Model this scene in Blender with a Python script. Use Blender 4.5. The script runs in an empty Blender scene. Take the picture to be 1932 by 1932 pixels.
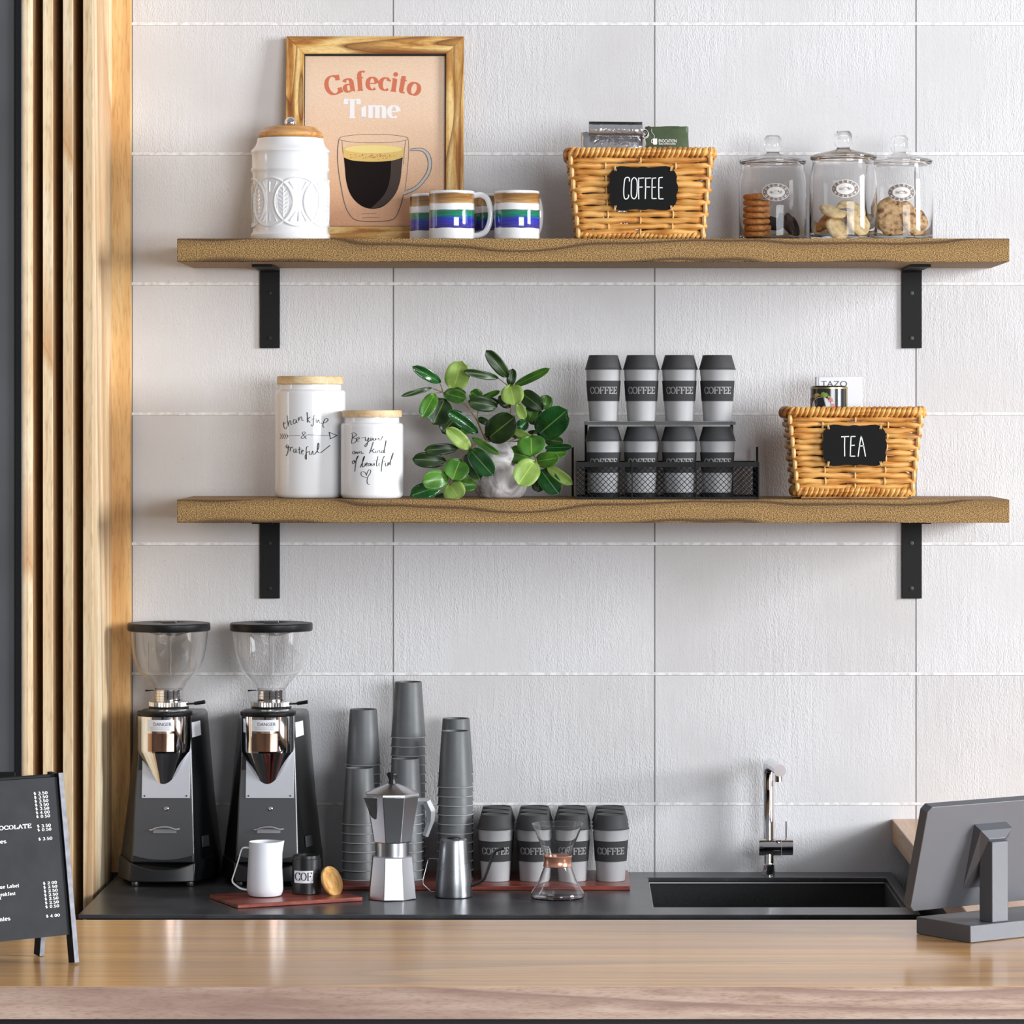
import bpy, bmesh, math, random
from mathutils import Vector, Matrix
R = random.Random(7)
PI = math.pi
sc = bpy.context.scene
COL = sc.collection
CZ = 1.76          # eye height of the camera, 7 m from the back wall

# ---------------------------------------------------------------- measuring
def rr(Y): return 7.0 / (7.0 + Y)
def W(px, py, Y):
    """photo measure -> (X, Z) on the vertical plane at depth Y (wall = 0)"""
    r = rr(Y)
    return ((px - 1078) / 1000 / r, CZ + (785 - py) / 1000 / r)
def WX(px, Y): return (px - 1078) / 1000 / rr(Y)
def WZ(py, Y): return CZ + (785 - py) / 1000 / rr(Y)

# ---------------------------------------------------------------- mesh builder
class MB:
    def __init__(s): s.v = []; s.f = []; s.m = []
    def add(s, vs, fs, mi=0):
        n = len(s.v); s.v += [tuple(v) for v in vs]
        s.f += [tuple(i + n for i in f) for f in fs]; s.m += [mi] * len(fs); return s
    def box(s, x0, x1, y0, y1, z0, z1, mi=0):
        return s.add([(x0,y0,z0),(x1,y0,z0),(x1,y1,z0),(x0,y1,z0),(x0,y0,z1),(x1,y0,z1),(x1,y1,z1),(x0,y1,z1)],
                     [(0,3,2,1),(4,5,6,7),(0,1,5,4),(1,2,6,5),(2,3,7,6),(3,0,4,7)], mi)
    def quadbox(s, a, b, mi=0):
        """hexahedron from two 4-point loops"""
        return s.add(list(a)+list(b), [(0,3,2,1),(4,5,6,7),(0,1,5,4),(1,2,6,5),(2,3,7,6),(3,0,4,7)], mi)
    def lathe(s, prof, c=(0,0,0), n=48, mi=0, axis=None, a0=0, closed=True):
        """prof: list of (r, h) (optionally (r,h,mat)); revolve about z through c (or about axis vector)"""
        base = len(s.v); k = len(prof)
        if axis is None: M = Matrix.Identity(3)
        else: M = Vector((0,0,1)).rotation_difference(Vector(axis)).to_matrix()
        for p in prof:
            for j in range(n):
                t = a0 + 2*PI*j/n
                q = M @ Vector((p[0]*math.cos(t), p[0]*math.sin(t), p[1]))
                s.v.append((q.x+c[0], q.y+c[1], q.z+c[2]))
        for i in range(k-1):
            if prof[i][0] == 0 and prof[i+1][0] == 0: continue
            for j in range(n):
                a = base+i*n+j; b = base+i*n+(j+1)%n
                s.f.append((a, b, b+n, a+n)); s.m.append(prof[i+1][2] if len(prof[i+1])>2 else mi)
        if closed:
            if prof[0][0] > 0: s.f.append(tuple(base+j for j in range(n-1,-1,-1))); s.m.append(mi)
            if prof[-1][0] > 0: s.f.append(tuple(base+(k-1)*n+j for j in range(n))); s.m.append(mi)
        return s
    def tube(s, pts, r, n=8, mi=0, caps=True, loop=False, flat=1.0):
        P = [Vector(p) for p in pts]; k = len(P); base = len(s.v)
        rad = r if isinstance(r, (list, tuple)) else [r]*k
        up = None
        for i in range(k):
            if loop: d = P[(i+1)%k] - P[i-1]
            else: d = P[min(i+1,k-1)] - P[max(i-1,0)]
            d = d.normalized() if d.length > 1e-9 else Vector((0,0,1))
            if up is None:
                up = Vector((0,0,1)) if abs(d.z) < .9 else Vector((0,1,0))
            sd = d.cross(up).normalized(); up = sd.cross(d).normalized()
            for j in range(n):
                t = 2*PI*j/n
                q = P[i] + (sd*math.cos(t) + up*math.sin(t)*flat)*rad[i]
                s.v.append(tuple(q))
        for i in range(k if loop else k-1):
            for j in range(n):
                a = base+i*n+j; b = base+i*n+(j+1)%n
                c = base+((i+1)%k)*n+(j+1)%n; d_ = base+((i+1)%k)*n+j
                s.f.append((a,b,c,d_)); s.m.append(mi)
        if caps and not loop:
            s.f.append(tuple(base+j for j in range(n-1,-1,-1))); s.m.append(mi)
            s.f.append(tuple(base+(k-1)*n+j for j in range(n))); s.m.append(mi)
        return s
    def prism(s, poly, fn0, fn1, mi=0):
        """poly 2D list, fn0/fn1 map (u,v)->3D for the two faces"""
        n = len(poly)
        return s.add([fn0(*p) for p in poly]+[fn1(*p) for p in poly],
                     [tuple(range(n-1,-1,-1)), tuple(range(n,2*n))]+[(i,(i+1)%n,n+(i+1)%n,n+i) for i in range(n)], mi)
    def ball(s, c, rx, ry=None, rz=None, n=16, mi=0):
        ry = ry or rx; rz = rz or rx; base = len(s.v); m = max(6, n//2)
        for i in range(m+1):
            ph = PI*i/m
            for j in range(n):
                t = 2*PI*j/n
                s.v.append((c[0]+rx*math.sin(ph)*math.cos(t), c[1]+ry*math.sin(ph)*math.sin(t), c[2]-rz*math.cos(ph)))
        for i in range(m):
            for j in range(n):
                a = base+i*n+j; b = base+i*n+(j+1)%n
                s.f.append((a,b,b+n,a+n)); s.m.append(mi)
        return s
    def xf(s, M, start=0):
        for i in range(start, len(s.v)): s.v[i] = tuple(M @ Vector(s.v[i]))
        return s

ORIG = {}
def link(o):
    COL.objects.link(o); return o
def obj(name, mb, mats, parent=None, smooth=True, bevel=0, sub=0, origin=None, angle=40):
    """one mesh object; vertices are given in the parent's frame when it has its own transform"""
    me = bpy.data.meshes.new(name)
    vs = mb.v
    if parent is not None:
        off = ORIG.get(parent.name, Vector((0,0,0)))
    elif origin is not None: off = Vector(origin)
    elif origin is None:
        xs = [v[0] for v in vs]; ys = [v[1] for v in vs]; zs = [v[2] for v in vs]
        off = Vector(((min(xs)+max(xs))/2, (min(ys)+max(ys))/2, min(zs)))
    me.from_pydata([(v[0]-off.x, v[1]-off.y, v[2]-off.z) for v in vs], [], mb.f)
    if not isinstance(mats, (list, tuple)): mats = [mats]
    for m in mats: me.materials.append(m)
    if len(mats) > 1: me.polygons.foreach_set('material_index', mb.m)
    bm = bmesh.new(); bm.from_mesh(me)
    bmesh.ops.remove_doubles(bm, verts=bm.verts, dist=1e-6)
    bmesh.ops.recalc_face_normals(bm, faces=bm.faces)
    bm.to_mesh(me); bm.free()
    if smooth:
        me.polygons.foreach_set('use_smooth', [True]*len(me.polygons))
        me.set_sharp_from_angle(angle=math.radians(angle))
    o = bpy.data.objects.new(name, me); link(o)
    if parent is not None: o.parent = parent; ORIG[o.name] = off
    else: o.location = off; ORIG[o.name] = off
    if bevel:
        b = o.modifiers.new('bevel', 'BEVEL'); b.width = bevel; b.segments = 2; b.limit_method = 'ANGLE'; b.angle_limit = math.radians(35)
        b.harden_normals = False
    if sub:
        b = o.modifiers.new('sub', 'SUBSURF'); b.levels = sub; b.render_levels = sub
    return o
def tag(o, label=None, cat=None, group=None, kind=None):
    if label: o['label'] = label
    if cat: o['category'] = cat
    if group: o['group'] = group
    if kind: o['kind'] = kind
    return o
def thing(name, label, cat, loc, group=None):
    o = bpy.data.objects.new(name, None); o.empty_display_size = .02; link(o); o.location = loc
    ORIG[o.name] = Vector(loc); return tag(o, label, cat, group)
def struct(name, mb, mat, **k):
    o = obj(name, mb, mat, origin=(0,0,0), **k); o['kind'] = 'structure'; return o
def copy_tree(o, loc=None, label=None, rz=None):
    c = o.copy(); link(c)
    if loc is not None: c.location = loc
    if rz is not None: c.rotation_euler = (0,0,rz)
    if label: c['label'] = label
    for ch in list(o.children):
        d = ch.copy(); link(d); d.parent = c
        for g in list(ch.children):
            e = g.copy(); link(e); e.parent = d
    return c

# ---------------------------------------------------------------- materials
def new(name):
    m = bpy.data.materials.new(name); m.use_nodes = True
    nt = m.node_tree; b = nt.nodes['Principled BSDF']; return m, nt, b
def col(c):
    """sRGB 0..255 triple -> linear rgba"""
    def f(u):
        u /= 255.0
        return u/12.92 if u <= .04045 else ((u+.055)/1.055)**2.4
    return (f(c[0]), f(c[1]), f(c[2]), 1)
def N(nt, t, **kw):
    n = nt.nodes.new(t)
    for k, v in kw.items():
        if k in n.inputs.keys(): n.inputs[k].default_value = v
        else: setattr(n, k, v)
    return n
def L(nt, a, b): nt.links.new(a, b)
def math_n(nt, op, a, b=None, clamp=False):
    n = nt.nodes.new('ShaderNodeMath'); n.operation = op; n.use_clamp = clamp
    for i, q in enumerate((a, b)):
        if q is None: continue
        if isinstance(q, (int, float)): n.inputs[i].default_value = q
        else: nt.links.new(q, n.inputs[i])
    return n.outputs[0]
def ramp(nt, fac, stops, interp='LINEAR'):
    n = nt.nodes.new('ShaderNodeValToRGB'); n.color_ramp.interpolation = interp
    e = n.color_ramp.elements
    while len(e) > 1: e.remove(e[0])
    e[0].position = stops[0][0]; e[0].color = stops[0][1]
    for p, c in stops[1:]:
        q = e.new(p); q.color = c
    if fac is not None: nt.links.new(fac, n.inputs[0])
    return n.outputs[0]
def mix(nt, f, a, b, mode='MIX'):
    n = nt.nodes.new('ShaderNodeMix'); n.data_type = 'RGBA'; n.blend_type = mode
    for i, q in ((0, f), (6, a), (7, b)):
        if isinstance(q, (int, float)): n.inputs[i].default_value = q
        elif isinstance(q, tuple): n.inputs[i].default_value = q
        else: nt.links.new(q, n.inputs[i])
    return n.outputs[2]
def bump(nt, b, h, strength=.3, dist=.001):
    n = N(nt, 'ShaderNodeBump', Strength=strength, Distance=dist); L(nt, h, n.inputs['Height']); L(nt, n.outputs[0], b.inputs['Normal']); return n
def plain(name, c, rough=.5, metal=0, coat=0, spec=.5, noise=0, nscale=60, bmp=0, bscale=400, sss=0, ior=None):
    m, nt, b = new(name)
    b.inputs['Base Color'].default_value = col(c); b.inputs['Roughness'].default_value = rough
    b.inputs['Metallic'].default_value = metal; b.inputs['Coat Weight'].default_value = coat
    b.inputs['Specular IOR Level'].default_value = spec
    tc = N(nt, 'ShaderNodeTexCoord')
    if noise:
        t = N(nt, 'ShaderNodeTexNoise', Scale=nscale, Detail=4.0); L(nt, tc.outputs['Object'], t.inputs['Vector'])
        k = [max(0, x*(1-noise)) for x in c]; l = [min(255, x*(1+noise)) for x in c]
        L(nt, ramp(nt, t.outputs[0], [(.3, col(k)), (.7, col(l))]), b.inputs['Base Color'])
    if bmp:
        t = N(nt, 'ShaderNodeTexNoise', Scale=bscale, Detail=3.0); L(nt, tc.outputs['Object'], t.inputs['Vector'])
        bump(nt, b, t.outputs[0], bmp, .0008)
    if sss:
        b.inputs['Subsurface Weight'].default_value = sss; b.inputs['Subsurface Radius'].default_value = (.01,.01,.01)
    return m
def glass(name, c=(255,255,255), rough=0, ior=1.3):
    """clear glass whose shadow stays light (transparent to shadow by Fresnel-like thin coat)"""
    m, nt, b = new(name)
    b.inputs['Base Color'].default_value = col(c); b.inputs['Transmission Weight'].default_value = 1
    b.inputs['Roughness'].default_value = rough; b.inputs['IOR'].default_value = ior
    return m
def wood(name, dark, mid, light, axis='x', across=40, along=2.5, rough=.5, lines=0, line_c=None, bmp=.15, coat=0, off=(0,0,0), grain=1.0, contrast=.18):
    m, nt, b = new(name)
    tc = N(nt, 'ShaderNodeTexCoord'); mp = N(nt, 'ShaderNodeMapping')
    L(nt, tc.outputs['Object'], mp.inputs[0]); mp.inputs['Location'].default_value = off
    s = {'x': (along, across, across), 'y': (across, along, across), 'z': (across, across, along)}[axis]
    mp.inputs['Scale'].default_value = s
    n1 = N(nt, 'ShaderNodeTexNoise', Scale=1.0, Detail=5.0, Distortion=.6); L(nt, mp.outputs[0], n1.inputs['Vector'])
    c = ramp(nt, n1.outputs[0], [(.5-contrast, col(dark)), (.5, col(mid)), (.5+contrast, col(light))])
    mp2 = N(nt, 'ShaderNodeMapping'); L(nt, tc.outputs['Object'], mp2.inputs[0])
    mp2.inputs['Scale'].default_value = tuple(q*(8 if q == across else 12) for q in s)
    n2 = N(nt, 'ShaderNodeTexNoise', Scale=1.0, Detail=3.0); L(nt, mp2.outputs[0], n2.inputs['Vector'])
    g = ramp(nt, n2.outputs[0], [(.35, (.55,.5,.45,1)), (.5, (1,1,1,1))])
    c = mix(nt, .45*grain, c, mix(nt, 1.0, c, g, 'MULTIPLY'))
    if lines:
        mp3 = N(nt, 'ShaderNodeMapping'); L(nt, tc.outputs['Object'], mp3.inputs[0])
        mp3.inputs['Scale'].default_value = {'x': (.08, 1, 1), 'y': (1, .08, 1), 'z': (1, 1, .08)}[axis]
        mp3.inputs['Location'].default_value = off
        wv = N(nt, 'ShaderNodeTexNoise', Scale=float(lines), Detail=1.5, Distortion=.3); L(nt, mp3.outputs[0], wv.inputs['Vector'])
        w = math_n(nt, 'MULTIPLY', wv.outputs[0], 9.0); w = math_n(nt, 'FRACT', w)
        lr = ramp(nt, w, [(0, (1,1,1,1)), (.10, (0,0,0,1)), (.55, (0,0,0,1)), (1, (.75,.75,.75,1))])
        c = mix(nt, lr, c, col(line_c or dark))
    L(nt, c, b.inputs['Base Color'])
    b.inputs['Roughness'].default_value = rough; b.inputs['Coat Weight'].default_value = coat; b.inputs['Coat Roughness'].default_value = .13
    bump(nt, b, n2.outputs[0], bmp, .0008)
    return m
def metal(name, c, rough=.2, brushed=None, aniso=0):
    m, nt, b = new(name)
    b.inputs['Base Color'].default_value = col(c); b.inputs['Metallic'].default_value = 1; b.inputs['Roughness'].default_value = rough
    if brushed:
        tc = N(nt, 'ShaderNodeTexCoord'); mp = N(nt, 'ShaderNodeMapping'); L(nt, tc.outputs['Object'], mp.inputs[0]); mp.inputs['Scale'].default_value = brushed
        t = N(nt, 'ShaderNodeTexNoise', Scale=1.0, Detail=3.0); L(nt, mp.outputs[0], t.inputs['Vector'])
        L(nt, math_n(nt, 'MULTIPLY_ADD', t.outputs[0], .25), b.inputs['Roughness'])
        nt.nodes[-1].inputs[2].default_value = rough-.1
        bump(nt, b, t.outputs[0], .08, .0005)
    return m

# ---------------------------------------------------------------- lettering
def arc(cx, cy, rx, ry, a0, a1, n=14):
    return [(cx+rx*math.cos(math.radians(a0+(a1-a0)*i/n)), cy+ry*math.sin(math.radians(a0+(a1-a0)*i/n))) for i in range(n+1)]
X_ = .66
GL = {  # glyph: width, strokes, serifs (x, y, half width)
 'A': (.86, [[(.08,0),(.43,1),(.78,0)], [(.22,.36),(.64,.36)]], [(.08,0,.14),(.78,0,.14)]),
 'B': (.84, [[(.18,0),(.18,1)], [(.18,1)]+arc(.42,.76,.24,.24,90,-90)+[(.18,.52)], [(.18,.52)]+arc(.42,.26,.28,.26,90,-90)+[(.18,0)]], [(.18,0,.12),(.18,1,.12)]),
 'r': (.52, [[(.15,0),(.15,.66)], [(.15,.4)]+arc(.36,.46,.2,.2,150,50,6)], [(.15,0,.14),(.09,.66,.08)]),
 'C': (.84, [arc(.46,.5,.38,.5,48,312), [(.74,.70),(.76,.99)], [(.74,.30),(.76,.01)]], []),
 'D': (.84, [[(.16,0),(.16,1)], [(.16,1)]+arc(.36,.5,.38,.5,90,-90)+[(.16,0)]], [(.16,0,.14),(.16,1,.14)]),
 'E': (.76, [[(.16,0),(.16,1)], [(.16,1),(.66,1),(.66,.80)], [(.16,.52),(.5,.52)], [(.5,.62),(.5,.42)], [(.16,0),(.68,0),(.68,.22)]], [(.16,0,.13),(.16,1,.13)]),
 'F': (.74, [[(.16,0),(.16,1)], [(.16,1),(.66,1),(.66,.80)], [(.16,.52),(.5,.52)], [(.5,.62),(.5,.42)]], [(.16,0,.16),(.16,1,.13)]),
 'H': (.9, [[(.18,0),(.18,1)], [(.72,0),(.72,1)], [(.18,.5),(.72,.5)]], [(.18,0,.15),(.18,1,.15),(.72,0,.15),(.72,1,.15)]),
 'L': (.74, [[(.18,0),(.18,1)], [(.18,0),(.68,0),(.68,.3)]], [(.18,0,.14),(.18,1,.16)]),
 'M': (1.0, [[(.16,0),(.16,1),(.5,.15),(.84,1),(.84,0)]], [(.16,0,.13),(.84,0,.13),(.16,1,.1),(.84,1,.1)]),
 'N': (.9, [[(.18,0),(.18,1),(.72,0),(.72,1)]], [(.18,0,.13),(.72,1,.13),(.14,1,.1)]),
 'O': (.9, [arc(.45,.5,.38,.5,90,450,22)], []),
 'R': (.86, [[(.18,0),(.18,1)], [(.18,1)]+arc(.42,.76,.25,.24,90,-90)+[(.18,.52)], [(.42,.52),(.76,0)]], [(.18,0,.14),(.18,1,.12),(.76,0,.1)]),
 'T': (.8, [[(.4,0),(.4,1)], [(.06,.76),(.06,1),(.74,1),(.74,.76)]], [(.4,0,.18)]),
 'V': (.84, [[(.08,1),(.42,0),(.76,1)]], [(.08,1,.12),(.76,1,.12)]),
 'W': (1.1, [[(.06,1),(.3,0),(.55,.8),(.8,0),(1.04,1)]], [(.06,1,.1),(1.04,1,.1)]),
 'a': (.66, [[(.50,0),(.50,.42)]+arc(.3,.46,.2,.22,0,160,8), arc(.3,.19,.2,.2,60,300,10), [(.36,.37),(.5,.37)], [(.36,.01),(.5,.08),(.62,.0)]], []),
 'b': (.7, [[(.14,0),(.14,1)], arc(.38,.33,.24,.33,150,-150,14)], [(.1,1,.08)]),
 'c': (.58, [arc(.34,.33,.26,.33,50,310,14), [(.5,.5),(.52,.6)]], []),
 'e': (.62, [[(.12,.34),(.52,.34)], arc(.33,.33,.25,.33,2,310,16)], []),
 'f': (.46, [[(.2,0),(.2,.78)]+arc(.38,.80,.18,.2,180,50,8), [(.04,X_),(.4,X_)]], [(.2,0,.15)]),
 'i': (.34, [[(.17,0),(.17,X_)]], [(.17,0,.15),(.11,X_,.08)]),
 'j': (.34, [[(.17,0),(.17,X_)]], []),
 'k': (.7, [[(.16,0),(.16,1)], [(.54,X_),(.18,.26)], [(.3,.36),(.58,0)]], [(.16,0,.13),(.1,1,.08),(.58,0,.11),(.52,X_,.1)]),
 'l': (.34, [[(.17,0),(.17,1)]], [(.17,0,.15),(.11,1,.08)]),
 'm': (1.02, [[(.15,0),(.15,X_)], [(.15,.46)]+arc(.33,.46,.18,.2,150,0,8)+[(.51,0)], [(.51,.46)]+arc(.69,.46,.18,.2,150,0,8)+[(.87,0)]], [(.15,0,.12),(.51,0,.12),(.87,0,.12),(.09,X_,.08)]),
 'n': (.7, [[(.15,0),(.15,X_)], [(.15,.46)]+arc(.35,.46,.2,.2,150,0,8)+[(.55,0)]], [(.15,0,.13),(.55,0,.13),(.09,X_,.08)]),
 'o': (.66, [arc(.33,.33,.27,.33,90,450,20)], []),
 's': (.54, [arc(.28,.50,.2,.16,30,250,8)+arc(.28,.17,.2,.17,80,-160,8)], []),
 't': (.44, [[(.18,.88),(.18,.12)]+arc(.3,.12,.12,.12,180,310,6), [(.04,X_),(.38,X_)]], []),
 'u': (.72, [[(.14,X_),(.14,.2)]+arc(.34,.2,.2,.2,180,350,8), [(.56,X_),(.56,0)]], [(.1,X_,.09),(.5,X_,.09),(.6,0,.07)]),
 '0': (.7, [arc(.35,.5,.26,.5,90,450,20)], []),
 '2': (.68, [arc(.33,.74,.24,.26,170,-20,10)+[(.1,.04),(.6,.04),(.6,.2)]], []),
 '3': (.66, [arc(.3,.74,.22,.25,150,-80,9), arc(.3,.26,.26,.26,80,-160,10)], []),
 '4': (.7, [[(.62,.28),(.06,.28),(.46,1),(.46,0)]], [(.46,0,.14)]),
 '5': (.66, [[(.56,.98),(.16,.98),(.12,.54)]+arc(.3,.3,.28,.3,100,-150,10)], []),
 '.': (.3, [[(.1,.04),(.2,.04)]], []),
 '$': (.66, [arc(.33,.70,.22,.18,30,250,8)+arc(.33,.3,.24,.2,80,-160,8), [(.33,-.08),(.33,1.08)]], []),
 ' ': (.4, [], []),
}
def ribbon(mb, pts, wfn, fn, mi=0, dens=None):
    """flat ribbon along 2-D pts; wfn(direction)->width; fn(u,v)->3-D"""
    P = [Vector((p[0], p[1])) for p in pts]
    Q = [P[0]]
    for a, b in zip(P, P[1:]):
        d = (b-a).length
        k = 1 if not dens else max(1, int(d/dens))
        for i in range(1, k+1): Q.append(a + (b-a)*i/k)
    n = len(Q); Lf = []; Rt = []
    for i in range(n):
        d0 = (Q[i]-Q[i-1]) if i else None; d1 = (Q[i+1]-Q[i]) if i < n-1 else None
        if d0 is None: d = d1
        elif d1 is None: d = d0
        else:
            a = d0.normalized() if d0.length else d0; b = d1.normalized() if d1.length else d1
            d = a+b
            if d.length < .35: d = b
        d = d.normalized() if d.length > 1e-12 else Vector((1,0))
        w = wfn(d)/2; nn = Vector((-d.y, d.x))
        k = 1
        if d0 is not None and d1 is not None and d0.length and d1.length:
            k = 1/max(.6, abs(nn.dot(Vector((-d1.y, d1.x)).normalized())))
        Lf.append(Q[i]+nn*w*k); Rt.append(Q[i]-nn*w*k)
    vs = [fn(*p) for p in Lf]+[fn(*p) for p in Rt]
    mb.add(vs, [(i, i+1, n+i+1, n+i) for i in range(n-1)], mi)
def text_strokes(txt, track=.06):
    """-> list of (kind, pts) in em units and total width"""
    x = 0; out = []
    for ch in txt:
        w, st, se = GL[ch]
        for s_ in st: out.append(('s', [(a+x, b) for a, b in s_], x+w/2))
        for (a, b, h) in se: out.append(('f', [(a+x-h, b), (a+x+h, b)], x+w/2))
        if ch == 'i': out.append(('d', [(x+.17, .9)], x+w/2))
        x += w+track
    return out, x-track
def lettering(mb, txt, fn, thick=.16, thin=.06, serif=True, sthick=None, track=.06, mi=0, dens=.12, place=None):
    st, w = text_strokes(txt, track)
    wf = lambda d: thin + (thick-thin)*abs(d.y)**1.3
    for si, (kind, p, xc) in enumerate(st):
        n0 = len(mb.v)
        if place: g = lambda u, v, xc=xc: fn(*place(u, v, xc))
        else: g = fn
        if kind == 's': ribbon(mb, p, wf, g, mi, dens)
        elif kind == 'f' and serif: ribbon(mb, [(p[0][0], p[0][1]+(0.0 if p[0][1] < .5 else 0)), p[1]], lambda d: sthick or thin, g, mi, dens)
        elif kind == 'd':
            c = p[0]; r = thick*.55; k = 10
            mb.add([g(c[0]+r*math.cos(2*PI*i/k), c[1]+r*math.sin(2*PI*i/k)) for i in range(k)], [tuple(range(k))], mi)
        e = (si % 23)*7e-6
        for i in range(n0, len(mb.v)): q = mb.v[i]; mb.v[i] = (q[0], q[1]-e, q[2])
    return w
def sans(txt, size, align='LEFT', bold=0):
    """built-in typeface as flat triangles: returns verts2d, faces"""
    cu = bpy.data.curves.new('t', 'FONT'); cu.body = txt; cu.size = size; cu.align_x = align; cu.resolution_u = 3; cu.offset = bold
    o = bpy.data.objects.new('t', cu); COL.objects.link(o)
    dg = bpy.context.evaluated_depsgraph_get(); dg.update()
    me = bpy.data.meshes.new_from_object(o.evaluated_get(dg))
    vs = [(v.co.x, v.co.y) for v in me.vertices]; fs = [tuple(p.vertices) for p in me.polygons]
    bpy.data.objects.remove(o); bpy.data.curves.remove(cu); bpy.data.meshes.remove(me)
    return vs, fs
def sans_on(mb, txt, size, fn, align='LEFT', bold=0, sx=1, mi=0):
    vs, fs = sans(txt, size, align, bold)
    mb.add([fn(a*sx, b) for a, b in vs], fs, mi)
def smooth_path(pts, k=4):
    if len(pts) < 3: return pts
    P = [pts[0]]+list(pts)+[pts[-1]]; out = []
    for i in range(1, len(P)-2):
        p0, p1, p2, p3 = P[i-1], P[i], P[i+1], P[i+2]
        for j in range(k):
            t = j/k
            out.append(tuple(.5*((2*p1[q])+(-p0[q]+p2[q])*t+(2*p0[q]-5*p1[q]+4*p2[q]-p3[q])*t*t+(-p0[q]+3*p1[q]-3*p2[q]+p3[q])*t**3) for q in range(len(p1))))
    out.append(tuple(pts[-1])); return out
def on_cyl(cx, cy, Rd, e=.0004):
    """(X, Z) -> point on the front of an upright cylinder"""
    def f(x, z):
        u = max(-.995, min(.995, (x-cx)/Rd)); return (cx+(Rd+e)*u, cy-(Rd+e)*math.sqrt(1-u*u), z)
    return f
def disc_poly(cx, cy, rx, ry, n=32): return [(cx+rx*math.cos(2*PI*i/n), cy+ry*math.sin(2*PI*i/n)) for i in range(n)]
# ================================================================ MATERIALS
BLACK = plain('black_powder_coat', (22,22,23), .6, spec=.25, bmp=.25, bscale=900)
BLACKP = plain('black_plastic', (22,22,24), .38, spec=.35, bmp=.1, bscale=900)
CHROME = metal('chrome', (225,225,228), .06)
STEEL = metal('brushed_steel', (165,167,172), .32, brushed=(30,30,900))
ALU = metal('cast_aluminium', (214,214,218), .3)
WHITE = plain('white_glaze', (240,240,242), .16, coat=.4)
WHITEM = plain('white_enamel', (232,233,238), .42)
GLASS = glass('clear_glass'); GLASS2 = glass('heavy_glass', ior=1.45)
INK = plain('black_ink', (22,22,24), .5)
PAPERW = plain('white_label_paper', (232,232,236), .5)
CHALK = plain('white_chalk', (240,240,240), .8)

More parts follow.
